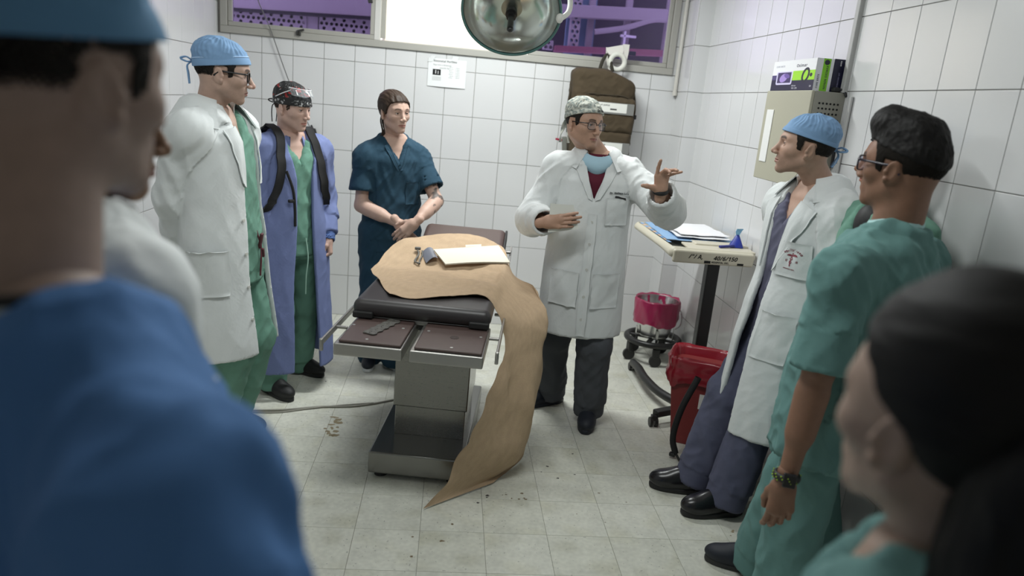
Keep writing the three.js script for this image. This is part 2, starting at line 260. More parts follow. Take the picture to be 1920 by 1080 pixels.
// ------------------------------------------------------------------ people
// A head in its own frame: eyes at y = 0, face towards +z, the person's left at +x; metres.
function headBlob(o) {
  const B = new Blob(), ax = (f) => (x, y, z) => f(Math.abs(x), y, z), w = o.wide ?? 1, nl = o.nose ?? 1, fem = o.fem ? 1 : 0, jw = (o.jaw ?? 1) * (fem ? 0.93 : 1);
  B.ell([0, 0.030, -0.016], [0.0755 * w, 0.086, 0.099], 0);
  B.ell([0, 0.012, 0.028], [0.066 * w, 0.074, 0.064], 0.03);
  B.ell([0, -0.042, 0.030], [0.056 * w * jw, 0.064, 0.056], 0.03);
  const m = (f, k) => B.add(ax(f), k), s = (f, k) => B.sub(ax(f), k);
  m(coneD([0.052 * w * jw, -0.058, -0.004], [0.012, -0.100, 0.066], 0.017, 0.0165), 0.026);        // jaw
  m(ellD([0.006, -0.103, 0.072], [0.017, 0.0145, 0.0155]), 0.014);                                    // chin
  m(ellD([0.046 * w, -0.024, 0.050], [0.022, 0.019, 0.024]), 0.022);                                 // cheekbone
  m(coneD([0.010, 0.020, 0.086], [0.046, 0.021, 0.064], 0.0095 - 0.002 * fem, 0.009), 0.016);         // brow ridge
  s(ellD([0.032, -0.001, 0.099], [0.019, 0.0125, 0.020]), 0.014);                                     // eye socket
  m(ellD([0, -0.066, 0.072], [0.030, 0.030, 0.0225]), 0.018);                                         // muzzle
  m(ellD([0.0315, -0.001, 0.0725], [0.0165, 0.0135, 0.0135]), 0.003);                                 // lids
  s(ellD([0.0315, -0.002, 0.088], [0.0130, 0.0052, 0.012]), 0.002);                                   // lid opening
  B.grow([0, 0, 0.12], 0.012);
  m(coneD([0, 0.010, 0.086], [0, -0.032, 0.088 + 0.022 * nl], 0.0078, 0.0098), 0.012);                // nose bridge
  m(ellD([0, -0.0365, 0.0905 + 0.0205 * nl], [0.0108, 0.0098, 0.0108]), 0.008);
  m(ellD([0.0125, -0.0405, 0.094 + 0.008 * nl], [0.0075, 0.0075, 0.0105]), 0.006);
  s(ellD([0.0062, -0.0490, 0.098 + 0.010 * nl], [0.0038, 0.0042, 0.0052]), 0.002);
  m(coneD([0, -0.0655, 0.0935], [0.021, -0.0700, 0.0825], 0.0052, 0.0030), 0.006);                    // upper lip
  m(coneD([0, -0.0765, 0.0920], [0.018, -0.0722, 0.0825], 0.0060, 0.0032), 0.006);                    // lower lip
  s(coneD([0, -0.0708, 0.0995], [0.0235, -0.0712, 0.0868], 0.0016, 0.0014), 0.003);
  s(ellD([0, -0.0885, 0.0955], [0.016, 0.005, 0.0075]), 0.008);
  // ears
  const er = (f) => oriented(f, [0.0745 * w, -0.014, -0.010], -0.15, 0.35, -0.10);
  m(er(ellD([0.004, 0, -0.004], [0.0065, 0.031, 0.0185])), 0.008);
  s(er(ellD([0.0125, 0.004, -0.001], [0.0062, 0.0205, 0.0110])), 0.004);
  m(er(coneD([0.007, -0.021, 0.006], [0.005, -0.027, 0.005], 0.0068, 0.0058)), 0.006);
  m(er(coneD([0.0045, -0.002, 0.012], [0.0035, -0.006, 0.011], 0.0055, 0.005)), 0.005);
  B.grow([0, 0, 0], [0.105, 0.02, 0.02]);
  const nb = o.neckBase, r = o.neckR ?? 0.056;
  B.cone([0, -0.045, -0.030], nb, r * 0.97, r * 1.06, 0.034);
  if (!fem) B.add(ellD([0, mix(-0.045, nb[1], 0.55), mix(-0.030, nb[2], 0.55) + r * 0.93], [0.010, 0.013, 0.010]), 0.02);
  return B;
}
function headColor(o) {
  const sk = lin(o.skin), br = lin(o.brow ?? '#2a1c14'), lp = lin(o.lips ?? '#9c5a50');
  return (x, y, z) => {
    const a = Math.abs(x); let c = sk.slice(); const to = (q, t) => { for (let i = 0; i < 3; i++) c[i] = mix(c[i], q[i], t); };
    const n = N3(x * 60, y * 60, z * 60) * 0.07 + N3(x * 200, y * 200, z * 200) * 0.04; c = c.map((v) => v * (1 + n));
    const lipW = 0.0235, arch = 0.0068 * Math.sqrt(clamp(1 - (a / lipW) ** 2)); if (z > 0.07 && a < lipW) to(lp, 0.75 * sstep(arch + 0.0022, arch, Math.abs(y + 0.0712)));
    const by = 0.0205 + 0.004 * Math.sin((a - 0.012) * 80) - clamp((a - 0.04) * 0.3, 0, 1), bt = o.fem ? 0.0028 : 0.0042; if (z > 0.04 && a > 0.012 && a < 0.05) to(br, (o.browAmount ?? 0.85) * sstep(bt + 0.0025, bt - 0.001, Math.abs(y - by)) * sstep(0.012, 0.017, a) * sstep(0.051, 0.044, a));
    if (z > 0.06 && Math.abs(y - 0.0028) < 0.003 && a > 0.018 && a < 0.046) to([0.03, 0.02, 0.016], 0.55);
    if (o.stubble) to(lin(o.stubbleColor ?? '#3b2f2a'), o.stubble * sstep(-0.030, -0.062, y + clamp(0.04 - z, 0, 1) * 0.3) * sstep(-0.012, 0.012, z) * (0.8 + 0.4 * N3(x * 300, y * 300, z * 300)) * (y > -0.125 ? 1 : sstep(-0.15, -0.125, y)));
    if (o.redNose) to([0.5, 0.14, 0.11], 0.35 * sstep(0.02, 0.008, Math.hypot(x, y + 0.038, z - 0.112)));
    return c;
  };
}
const hairlineMan = curve([[-0.13, -0.070], [-0.06, -0.064], [-0.040, -0.035], [-0.032, 0.020], [0.014, 0.022], [0.020, -0.020], [0.036, -0.020], [0.046, 0.034], [0.058, 0.066], [0.13, 0.074]]);
function craniumBlob(o, off) {
  const w = o.wide ?? 1, B = new Blob();
  B.ell([0, 0.030, -0.016], [0.0755 * w + off, 0.086 + off, 0.099 + off], 0).ell([0, 0.012, 0.028], [0.066 * w + off, 0.074 + off, 0.064 + off], 0.03);
  return B;
}
// hand in its own frame: wrist at 0, fingers towards +y, palm towards +z, thumb at +x (a right hand seen from its back has the thumb at ... mirrored with side = -1)
function handBlob(o = {}) {
  const B = new Blob(), s = o.size ?? 1, mir = o.side ?? 1, cu = o.curl ?? [0.35, 0.4, 0.45, 0.5], sp = o.spread ?? 0.06, S = (p) => [p[0] * s * mir, p[1] * s, p[2] * s];
  B.cone(S([0.000, -0.035, 0]), S([0, 0.012, 0]), 0.0265 * s, 0.026 * s, 0.012);
  B.cone(S([0.016, 0.012, 0.001]), S([0.024, 0.078, -0.002]), 0.0165 * s, 0.0135 * s, 0.02);
  B.cone(S([0.002, 0.012, 0]), S([0.004, 0.084, -0.003]), 0.0165 * s, 0.0135 * s, 0.02);
  B.cone(S([-0.014, 0.012, 0.001]), S([-0.026, 0.070, -0.001]), 0.0160 * s, 0.0125 * s, 0.02);
  const roots = [[0.026, 0.082], [0.0085, 0.089], [-0.0095, 0.085], [-0.0265, 0.075]], len = [[0.042, 0.026, 0.020], [0.046, 0.030, 0.021], [0.042, 0.028, 0.020], [0.033, 0.021, 0.018]], fr = [0.0092, 0.0094, 0.0090, 0.0080];
  const nails = [];
  for (let i = 0; i < 4; i++) {
    let p = [roots[i][0], roots[i][1], -0.002], a = 0, tilt = (o.fan ? o.fan[i] : (1.5 - i) * sp); const c = Array.isArray(cu[i]) ? cu[i] : [cu[i], cu[i] * 1.15, cu[i] * 0.75];
    const F = new Blob();
    for (let j = 0; j < 3; j++) {
      a += c[j]; const L = len[i][j], q = [p[0] + Math.sin(tilt) * Math.cos(a) * L, p[1] + Math.cos(tilt) * Math.cos(a) * L, p[2] + Math.sin(a) * L];
      F.cone(S(p), S(q), fr[i] * s * (1 - 0.06 * j), fr[i] * s * (0.94 - 0.08 * j), 0.004); B.grow(S(q), 0.012); p = q;
    }
    B.add((x, y, z) => F.dist(x, y, z), 0.005);
  }
  const t = o.thumb ?? [[0.040, 0.035, 0.014], [0.056, 0.062, 0.020], [0.062, 0.088, 0.022]], T = [[0.020, 0.012, 0.006], ...t].map(S), F = new Blob();
  F.chain(T, [0.0165 * s, 0.0125 * s, 0.0108 * s, 0.0088 * s], 0.006); for (const q of T) B.grow(q, 0.02);
  B.add((x, y, z) => F.dist(x, y, z), 0.010);
  return B;
}
const basis = (o, Y, Z) => {                     // matrix with the given y and (roughly) z directions
  const y = new THREE.Vector3(...Y).normalize(), z = new THREE.Vector3(...Z); z.addScaledVector(y, -z.dot(y)).normalize(); const x = new THREE.Vector3().crossVectors(y, z);
  return new THREE.Matrix4().makeBasis(x, y, z).setPosition(...o);
};
const bend = (p, q, lp, lq, pole) => {           // two-bone joint: the elbow or knee between p and q on the pole side
  const a = new THREE.Vector3(...p), b = new THREE.Vector3(...q), d = b.clone().sub(a), L = Math.min(d.length(), (lp + lq) * 0.999), u = d.normalize(), t = (lp * lp - lq * lq + L * L) / (2 * L), h = Math.sqrt(Math.max(lp * lp - t * t, 0));
  const w = new THREE.Vector3(...pole); w.addScaledVector(u, -w.dot(u)).normalize();
  return a.addScaledVector(u, t).addScaledVector(w, h).toArray();
};
const BODY = [[0.80, 0.150, 0.100, 0], [0.92, 0.168, 0.112, 0], [1.06, 0.148, 0.100, 0.004], [1.20, 0.160, 0.110, 0.004], [1.33, 0.168, 0.112, 0], [1.42, 0.140, 0.086, -0.008], [1.475, 0.072, 0.062, -0.016]];
const NAPE = [0, 1.475, -0.018];
// A figure in its own frame: feet on y = 0, facing +z, its left at +x. Template measures are for 1.75 m.
function figure(o) {
  const s = o.H / 1.75, wd = o.wide ?? 1, hip = o.hip ?? [0, 0, 0];
  const MU = new THREE.Matrix4().makeTranslation(hip[0], 0.92 * s + hip[1], hip[2]).multiply(new THREE.Matrix4().makeRotationFromEuler(new THREE.Euler(R(o.lean?.[0] ?? 0), R(o.twist ?? 0), R(o.lean?.[1] ?? 0), 'YXZ'))).multiply(new THREE.Matrix4().makeScale(s, s, s)).multiply(new THREE.Matrix4().makeTranslation(0, -0.92, 0));
  const U = (p) => new THREE.Vector3(...p).applyMatrix4(MU).toArray(), m = MU.clone().invert().elements;
  const inU = (f) => (x, y, z) => s * f(m[0] * x + m[4] * y + m[8] * z + m[12], m[1] * x + m[5] * y + m[9] * z + m[13], m[2] * x + m[6] * y + m[10] * z + m[14]);
  const cy = Math.cos(R(o.yaw)), sy = Math.sin(R(o.yaw)), turn = ([x, y, z]) => [x * cy - z * sy, y, x * sy + z * cy], loc = ([x, y, z]) => turn([x - o.x, y, z - o.z]);
  const J = { s, wd, U, inU, MU, loc, turn, spec: o }; J.headSpec = o.head;
  const foot = (q) => { const f = o.feet?.[q]; if (!f) return [q === 'L' ? 0.11 : -0.11, 0.02, q === 'L' ? 10 : -10, 0]; const p = loc([f[0], 0, f[1]]); return [p[0], p[2], f[2] - o.yaw, f[3] ?? 0]; };
  J.feet = { L: foot('L'), R: foot('R') };
  const g = thing('person', o.label, 'person', [o.x, 0, o.z], R(o.yaw)); J.group = g;
  const shw = 0.178 * (o.shoulders ?? wd);
  const shy = 1.390 + (o.shrug ?? 0); J.sh = { L: U([shw, shy, -0.008]), R: U([-shw, shy, -0.008]) };
  J.el = {}; J.wr = {};
  for (const q of ['L', 'R']) {
    const a = o.arms[q]; J.wr[q] = a.wr ? U(a.wr) : loc(a.at); J.el[q] = bend(J.sh[q], J.wr[q], 0.295 * s, 0.262 * s, a.pole ? turn(a.pole) : [q === 'L' ? 0.5 : -0.5, -0.2, -1]);
  }
  J.hipJ = { L: U([0.085, 0.90, 0]), R: U([-0.085, 0.90, 0]) }; J.kn = {}; J.an = {};
  for (const q of ['L', 'R']) {
    const f = J.feet[q], a = R(f[2]);
    J.an[q] = [f[0] - Math.sin(a) * 0.045 * s, 0.085 * s + (f[3] ?? 0), f[1] - Math.cos(a) * 0.045 * s];
    const ll = o.straight ? Math.hypot(...J.hipJ[q].map((v, i) => v - J.an[q][i])) * 0.5015 : 0.425 * s; J.kn[q] = bend(J.hipJ[q], J.an[q], ll, ll, [Math.sin(a) * 0.5, 0, 1]);
  }
  const hp = U(o.head.at ?? [0, 1.632, 0.020]), hs = o.head.size ?? s * 0.99;
  J.HM = new THREE.Matrix4().makeTranslation(...hp).multiply(new THREE.Matrix4().makeRotationFromEuler(new THREE.Euler(R(o.head.pitch ?? 0), R((o.head.yaw ?? o.yaw) - o.yaw), R(o.head.roll ?? 0), 'YXZ'))).multiply(new THREE.Matrix4().makeScale(hs, hs, hs));
  const nb = new THREE.Vector3(...U(NAPE)).applyMatrix4(J.HM.clone().invert()).toArray();
  J.onHead = (geo) => geo.applyMatrix4(J.HM);
  // ---- body: one skin
  const skin = lin(o.head.skin), B = new Blob(), flesh = (x, y, z) => { const n = 1 + N3(x * 40, y * 40, z * 40) * 0.06 + N3(x * 120, y * 120, z * 120) * 0.05; return (o.tattoo && o.tattoo(x, y, z)) || skin.map((v) => v * n); };
  B.add(inU(loftD(BODY.map((r) => [r[0], r[1] * wd, r[2] * (o.deep ?? wd), r[3]]))), 0); for (const y of [0.72, 1.50]) B.grow(U([0, y, 0]), 0.2 * s);
  B.add(inU(coneD([0.03, 1.455, -0.012], [-0.03, 1.455, -0.012], 0.062, 0.062)), 0.04);
  const am = o.armR ?? 1;
  for (const q of ['L', 'R']) {
    const c = q === 'L' ? 1 : -1;
    B.cone(U([c * 0.06, 1.425, -0.012]), J.sh[q], 0.046 * s, 0.048 * s, 0.04);
    B.chain([J.sh[q], J.el[q], J.wr[q]], [0.050 * s * am, 0.040 * s * am, 0.0265 * s], 0.02, 0.04);
    const e = J.el[q], w = J.wr[q], mid = e.map((v, i) => mix(v, w[i], 0.28)); B.cone(mid.map((v, i) => mix(v, e[i], 0.3)), mid.map((v, i) => mix(v, w[i], 0.35)), 0.041 * s * am, 0.037 * s * am, 0.03);
    B.chain([J.hipJ[q], J.kn[q], J.an[q]], [0.078 * s, 0.054 * s, 0.036 * s], 0.02, 0.05);
    B.cone([J.an[q][0], 0.04 + (J.feet[q][3] ?? 0), J.an[q][2]], J.an[q], 0.034 * s, 0.034 * s, 0.02);
  }
  const geos = [surface(B, o.bodyCell ?? 0.010, { color: flesh })];
  const ho = { ...o.head, neckBase: nb };
  geos.push(J.onHead(surface(headBlob(ho), o.head.cell ?? 0.0026, { color: headColor(ho) })));
  J.handM = {};
  for (const q of ['L', 'R']) {
    const a = o.arms[q]; if (!a.hand) continue;
    const h = a.hand, Mx = basis(J.wr[q], turn(h.dir), turn(h.palm)), x = surface(handBlob({ side: q === 'L' ? -1 : 1, size: 0.98 * s, ...h }), h.cell ?? 0.003, { color: (x, y, z) => flesh(x * 1.3, y * 1.3 + 5, z * 1.3) });
    J.handM[q] = Mx; geos.push(x.applyMatrix4(Mx));
  }
  J.body = part('body', mergeGeometries(geos), o.skinMat ?? vcol(0.55, { sheen: 0.1 }), g);
  // ---- eyes
  if (!o.head.noEyes) for (const c of [-1, 1]) {
    const e = new THREE.SphereGeometry(0.0123, 20, 14); e.rotateX(Math.PI / 2); e.rotateY(R(o.head.gaze?.[0] ?? 0)); const C = []; const ir = lin(o.head.iris ?? '#2b1a10'); e.rotateX(0);
    const gz = new THREE.Vector3(Math.sin(R(o.head.gaze?.[0] ?? 0)), Math.sin(R(o.head.gaze?.[1] ?? 0)), 1).normalize(), P = e.attributes.position;
    for (let i = 0; i < P.count; i++) { const d = (P.getX(i) * gz.x + P.getY(i) * gz.y + P.getZ(i) * gz.z) / 0.0123; C.push(...(d > 0.96 ? [0.01, 0.01, 0.01] : d > 0.84 ? ir : [0.52, 0.48, 0.45])); }
    e.setAttribute('color', new THREE.Float32BufferAttribute(C, 3)); e.translate(0.0315 * c, -0.001, 0.0712); part('eye', J.onHead(e), eyeMat, g);
  }
  return J;
}
const eyeMat = vcol(0.12);
// ---- clothes
const folds = (list) => (x, y, z) => { let w = 0; for (const [fx, fy, fz, amp, ridge, skew = 0] of list) { const n = N3(x * fx + y * skew, y * fy, z * fz + y * skew * 0.6); w += amp * (ridge ? 1 - 2.2 * Math.abs(n) : n); } return w; };
const COAT_FOLD = folds([[8, 0.9, 8, 0.013, 0], [12, 2.2, 12, 0.009, 1, 3.5], [22, 4, 22, 0.0045, 1, -10]]);
const SCRUB_FOLD = folds([[8, 1.6, 8, 0.011, 0], [13, 3, 13, 0.009, 1, 5], [24, 6, 24, 0.005, 1, -12]]);
const LEG_FOLD = folds([[9, 1.5, 9, 0.011, 0], [13, 5, 13, 0.007, 1, 5], [20, 9, 20, 0.004, 1, -8]]);
function sleeve(B, J, q, to, rs) {   // to: how far down the arm, 0..2 (1 = elbow); rs radii at shoulder, elbow, wrist
  const sh = J.sh[q], el = J.el[q], wr = J.wr[q], s = J.s, end = to <= 1 ? sh.map((v, i) => mix(v, el[i], to)) : el.map((v, i) => mix(v, wr[i], to - 1)), from = to <= 1 ? sh : el, T = new Blob();
  const c = q === 'L' ? 1 : -1, inner = J.U([c * 0.085, 1.418, -0.010]);
  B.cone(inner, sh, rs[0] * s * 0.92, rs[0] * s, 0.05);
  if (to <= 1) T.cone(sh, end, rs[0] * s, rs[1] * s, 0); else T.cone(sh, el, rs[0] * s, rs[1] * s, 0).cone(el, end, rs[1] * s, rs[2] * s, 0.03);
  const d = new THREE.Vector3(...end).sub(new THREE.Vector3(...from)).normalize(), e = end, re = (to <= 1 ? rs[1] : rs[2]) * s, far = new THREE.Vector3(...e).addScaledVector(d, 0.12).toArray(), back = new THREE.Vector3(...e).addScaledVector(d, -0.06).toArray();
  const near = coneD(back, far, re * 1.7, re * 1.7), hole = coneD(back, far, re - 0.018, re - 0.009);
  T.sub((x, y, z) => Math.max(near(x, y, z), -((x - e[0]) * d.x + (y - e[1]) * d.y + (z - e[2]) * d.z)), 0.004).sub(hole, 0.003);   // square cuff, hollow inside
  for (const p of [sh, el, end]) B.grow(p, 0.1); (B.inner ??= []).push(hole);
  B.add((x, y, z) => T.dist(x, y, z), (x, y, z) => mix(0.055, 0.018, sstep(0.06, 0.24, Math.hypot(x - sh[0], y - sh[1], z - sh[2]))));
}
const rowsOf = (rows, w, d) => rows.map((r) => [r[0], r[1] * w, r[2] * d, r[3] || 0]);
function scrubTop(J, mat, o = {}) {
  const B = new Blob(), w = (o.wide ?? 1) * J.wd, hem = o.hem ?? 0.78, belly = o.belly ?? 0;
  const rows = rowsOf([[hem, 0.192, 0.136 + belly, 0.006], [0.95, 0.186, 0.132 + belly, 0.008], [1.10, 0.178, 0.128 + belly * 0.8, 0.008], [1.24, 0.182, 0.130, 0.004], [1.35, 0.184, 0.126, 0], [1.425, 0.150, 0.100, -0.008], [1.480, 0.084, 0.078, -0.016]], w, o.deep ?? w);
  B.add(J.inU(loftD(rows, 1.50, hem)), 0); for (const y of [hem - 0.05, 1.52]) B.grow(J.U([0, y, 0]), 0.24 * J.s);
  for (const q of ['L', 'R']) sleeve(B, J, q, o.sleeve ?? 0.62, o.rs ?? [0.068, 0.084, 0.086]);
  const v = o.v ?? 1.33, neck = o.neck ?? 0.064;
  B.sub(J.inU(coneD([0, 1.47, -0.012], [0, 1.64, -0.016], neck, neck + 0.02)), 0.008);
  if (v) B.sub(J.inU((x, y, z) => Math.max((v - y + Math.abs(x) * (o.vSlope ?? 1.9)) * 0.46, 0.02 - z)), 0.006);
  const ir = rowsOf(rows, 0.9, 0.88); B.hollow(J.inU(loftD([[hem - 0.1, ir[0][1], ir[0][2], ir[0][3]], [hem + 0.06, ir[1][1] * 0.9, ir[1][2] * 0.9, ir[1][3]]], hem + 0.05, hem - 0.1)), 0.004);
  if (o.extra) o.extra(B);
  const m = part(o.name ?? 'scrub_top', surface(B, o.cell ?? 0.0085, { fold: o.fold ?? SCRUB_FOLD, color: o.color }), mat, J.group, o.label);
  return { mesh: m, D: (x, y, z) => B.dist(x, y, z) - (o.fold ?? SCRUB_FOLD)(x, y, z) };
}
function trousers(J, mat, o = {}) {
  const B = new Blob(), s = J.s, w = J.wd, r = o.r ?? [0.096, 0.078, 0.074];
  B.add(J.inU(loftD(rowsOf([[0.80, 0.168, 0.118], [0.92, 0.180, 0.124], [1.02, 0.166, 0.114]], w, w), 1.04, 0.80)), 0); B.grow(J.U([0, 1.05, 0]), 0.2).grow(J.U([0, 0.78, 0]), 0.2);
  for (const q of ['L', 'R']) {
    const a = J.an[q], k = J.kn[q], h = J.hipJ[q], e = [mix(a[0], k[0], 0.02), a[1] - (o.drop ?? 0.045), mix(a[2], k[2], 0.02)];
    B.chain([h, k, e], [r[0] * s, r[1] * s, r[2] * s], 0.03, 0.05); B.grow(e, 0.1);
    const dd = new THREE.Vector3(...e).sub(new THREE.Vector3(...k)).normalize(), far = new THREE.Vector3(...e).addScaledVector(dd, 0.1).toArray(), near = coneD(new THREE.Vector3(...e).addScaledVector(dd, -0.02).toArray(), far, r[2] * 1.5, r[2] * 1.5);
    B.sub((x, y, z) => Math.max(near(x, y, z), -((x - e[0]) * dd.x + (y - e[1]) * dd.y + (z - e[2]) * dd.z)), 0.004);
    B.hollow(coneD(new THREE.Vector3(...e).addScaledVector(dd, -0.03).toArray(), far, r[2] * s - 0.018, r[2] * s - 0.010), 0.004);
  }
  if (o.extra) o.extra(B);
  const m = part(o.name ?? 'trousers', surface(B, o.cell ?? 0.0095, { fold: LEG_FOLD }), mat, J.group, o.label);
  return { mesh: m, D: (x, y, z) => B.dist(x, y, z) - LEG_FOLD(x, y, z) };
}
function coat(J, mat, o = {}) {
  const B = new Blob(), w = (o.wide ?? 1) * J.wd, hem = o.hem ?? 0.55, belly = o.belly ?? 0, fl = o.flare ?? 0;
  const rows = rowsOf([[hem, 0.215 + fl, 0.165 + fl * 0.7 + belly * 0.7, 0.008], [0.78, 0.208 + fl * 0.6, 0.158 + belly, 0.010], [0.95, 0.204 + fl * 0.3, 0.152 + belly, 0.012], [1.10, 0.196, 0.145 + belly * 0.9, 0.010], [1.24, 0.196, 0.143 + belly * 0.4, 0.006], [1.35, 0.196, 0.138, 0], [1.43, 0.150, 0.106, -0.008], [1.488, 0.090, 0.084, -0.018]], w, o.deep ?? w);
  if (o.swing) [1, 0.62, 0.3, 0.08].forEach((k, i) => { rows[i][3] += o.swing * k; });
  B.add(J.inU(loftD(rows, 1.505, hem)), 0); for (const y of [hem - 0.05, 1.52]) B.grow(J.U([0, y, 0]), (0.25 + fl) * J.s);
  
  B.sub(J.inU(coneD([0, 1.475, -0.010], [0, 1.66, -0.014], o.neck ?? 0.068, (o.neck ?? 0.068) + 0.02)), 0.008);
  if (o.open) { const hw = curve(o.open), x0 = o.openX ?? 0; B.sub(J.inU((x, y, z) => Math.max(Math.abs(x - x0) - hw(y), -0.01 - z)), 0.006); }
  if (o.hollow !== false) { const ir = rows.map((r) => [r[0], r[1] - 0.022, r[2] - 0.022, r[3]]); ir[0] = [hem - 0.1, ir[0][1] + 0.01, ir[0][2] + 0.01, ir[0][3]]; B.hollow(J.inU(loftD(ir.slice(0, o.open ? 7 : 3), o.open ? 1.40 : 0.8, hem - 0.1)), 0.004); }
  for (const q of ['L', 'R']) sleeve(B, J, q, o.sleeve?.[q] ?? 1.92, o.rs ?? [0.074, 0.070, 0.058]);
  if (o.extra) o.extra(B);
  const hwF = o.open ? curve(o.open) : null, near = hwF ? J.inU((x, y, z) => z < 0 ? 1 : Math.abs(x - (o.openX ?? 0)) - hwF(y)) : null, raw = o.fold ?? COAT_FOLD, fold = near ? (x, y, z) => raw(x, y, z) * sstep(0.0, 0.05, near(x, y, z)) : raw, m = part(o.name ?? 'lab_coat', surface(B, o.cell ?? 0.0075, { fold }), mat, J.group, o.label);
  return { mesh: m, D: (x, y, z) => B.dist(x, y, z) - fold(x, y, z), B };
}
// a patch given in template coordinates on the front (or, with dir, another side) of a garment
function sewOn(J, garment, name, mat, quad, o = {}) {
  const dir = new THREE.Vector3(...(o.dir ?? [0, 0, -1])).transformDirection(J.MU).toArray(), d0 = o.from ?? 0.35;
  const q = quad.map((p) => J.U(p).map((v, i) => v - dir[i] * d0));
  return part(name, patchOn(garment.D, q, dir, { uvk: mat.bumpMap ? 0.3 : 1, ...o }), mat, o.parent ?? garment.mesh, o.label);
}
function collarOf(J, mat, o = {}) {             // turned-down collar round the neck, open in front
  const P = [], a0 = o.from ?? 35, n = 36, prof = o.profile ?? [[0.072, 1.455], [0.073, 1.508], [0.082, 1.530], [0.108, 1.516], [0.150, 1.470]];
  const rows = prof.map(([r, y], j) => { const row = []; for (let i = 0; i <= n; i++) { const a = R(mix(a0, 360 - a0, i / n)), b = Math.cos(a), fr = clamp(b); row.push(J.U([Math.sin(a) * r * (1.02 + 0.06 * (j > 2)), y - fr * (0.035 + 0.03 * (j > 2)) - (j > 3 ? 0.012 * Math.abs(Math.sin(a)) : 0), b * r * 0.92 - 0.012 + fr * 0.030])); } return row; });
  return part(o.name ?? 'collar', sheet(rows, 0.004), mat, o.parent ?? J.group, o.label);
}
function shoe(J, q, f, mats, o = {}) {
  const B = new Blob(), s = J.s * (o.size ?? 1), S = new Blob(), bulk = o.bulk ?? 1;
  B.ell([0, 0.045, 0.072], [0.046 * bulk, 0.040 * bulk, 0.082], 0).ell([0, 0.050, -0.055], [0.036 * bulk, 0.050, 0.066], 0.04).ell([0, 0.058, 0.010], [0.038 * bulk, 0.050 * bulk, 0.07], 0.03);
  B.cut((x, y) => 0.016 - y, 0.006).sub(coneD([0, 0.085, -0.045], [0, 0.17, -0.055], 0.030, 0.036), 0.01);
  S.box([0, 0.014, 0.006], [0.043 * bulk, 0.014, 0.145], 0.012).cut((x, y, z) => Math.hypot(x / (0.047 * bulk), (z - 0.005) / 0.148) * 0.05 - 0.05 + 0.002 * 0, 0.004);
  S.cut((x, y, z) => Math.abs(x) - (0.046 * bulk - 0.010 * sstep(0.02, -0.03, z) * sstep(-0.12, -0.05, z)), 0.004);
  const a = R(f[2]), mk = (g) => { g.scale(s, s, s); g.rotateY(a); g.translate(f[0], f[3] ?? 0, f[1]); return g; };
  const m = part(o.name ?? 'shoe', mk(surface(B, 0.005)), mats[0], J.group); part('sole', mk(surface(S, 0.005)), mats[1] ?? mats[0], m); return m;
}
// ---- headwear and hair, in the head frame
function scrubCap(J, mat, o = {}) {
  const B = craniumBlob(J.headSpec ?? {}, 0.0085), tilt = o.tilt ?? -0.28, y0 = o.line ?? 0.040, puff = o.puff ?? 0.012;
  B.ell([0, 0.075, -0.030], [0.066 + puff, 0.040 + puff, 0.078 + puff], 0.03);
  const cutf = (x, y, z) => (y0 - y - z * tilt) * 0.95;
  B.cut(cutf, 0.004).sub((x, y, z) => Math.max(craniumBlobCache(x, y, z), -1), 0);
  const pleat = (x, y, z) => { const up = sstep(0.02, 0.05, y + z * tilt - y0); const a = Math.atan2(x, z + 0.02); return up * (0.0011 * Math.sin(a * 30 + 6 * N3(x * 20, y * 20, z * 20)) + 0.004 * N3(x * 24, y * 24, z * 24) + 0.003 * (1 - 2 * Math.abs(N3(x * 30, y * 30, z * 30)))); };
  const m = part(o.name ?? 'surgical_cap', J.onHead(surface(B, o.cell ?? 0.0032, { fold: pleat, color: o.color })), mat, J.group, o.label);
  // band
  const b = craniumBlob(J.headSpec ?? {}, 0.0105); b.cut(cutf, 0.002).cut((x, y, z) => (y + z * tilt - y0 - (o.band ?? 0.030)) * 0.95, 0.003).sub((x, y, z) => craniumBlobCache(x, y, z), 0);
  part('band', J.onHead(surface(b, o.cell ?? 0.0032, { color: o.color })), o.bandMat ?? mat, m);
  return m;
}
const craniumBlobCache = (() => { const B = craniumBlob({}, 0.001); return (x, y, z) => B.dist(x, y, z); })();
function capTies(J, mat, cap, o = {}) {
  const back = o.at ?? [0, 0.012, -0.118], T = [];
  T.push(place(new THREE.SphereGeometry(0.009, 12, 8), back));
  for (const c of [-1, 1]) {
    T.push(tube([back, [back[0] + c * 0.012, back[1] + 0.012, back[2] - 0.025], [back[0] + c * 0.02, back[1] + 0.002, back[2] - 0.045], [back[0] + c * 0.012, back[1] - 0.006, back[2] - 0.02], back], 0.0032, 24, 6));
    T.push(tube([back, [back[0] + c * 0.010, back[1] - 0.02, back[2] - 0.018], [back[0] + c * 0.02, back[1] - 0.05, back[2] - 0.012], [back[0] + c * 0.016, back[1] - (o.len ?? 0.075), back[2] - 0.004]], 0.0028, 20, 6));
  }
  return part('tie', J.onHead(merge(T)), mat, cap);
}
function hairShell(J, mat, o = {}) {
  const B = craniumBlob(J.headSpec ?? {}, o.t ?? 0.004); if (o.build) o.build(B);
  const hl = o.line ?? hairlineMan; B.cut((x, y, z) => (hl(z) - y) * 0.8, 0.006);
  B.sub(craniumBlobCache, 0);
  const am = o.amp ?? 0.0012, f = o.freq ?? 90;
  return part('hair', J.onHead(surface(B, o.cell ?? 0.0032, { fold: o.fold ?? ((x, y, z) => am * N3(x * f, y * f * 0.6, z * f)) })), mat, J.group, o.label);
}
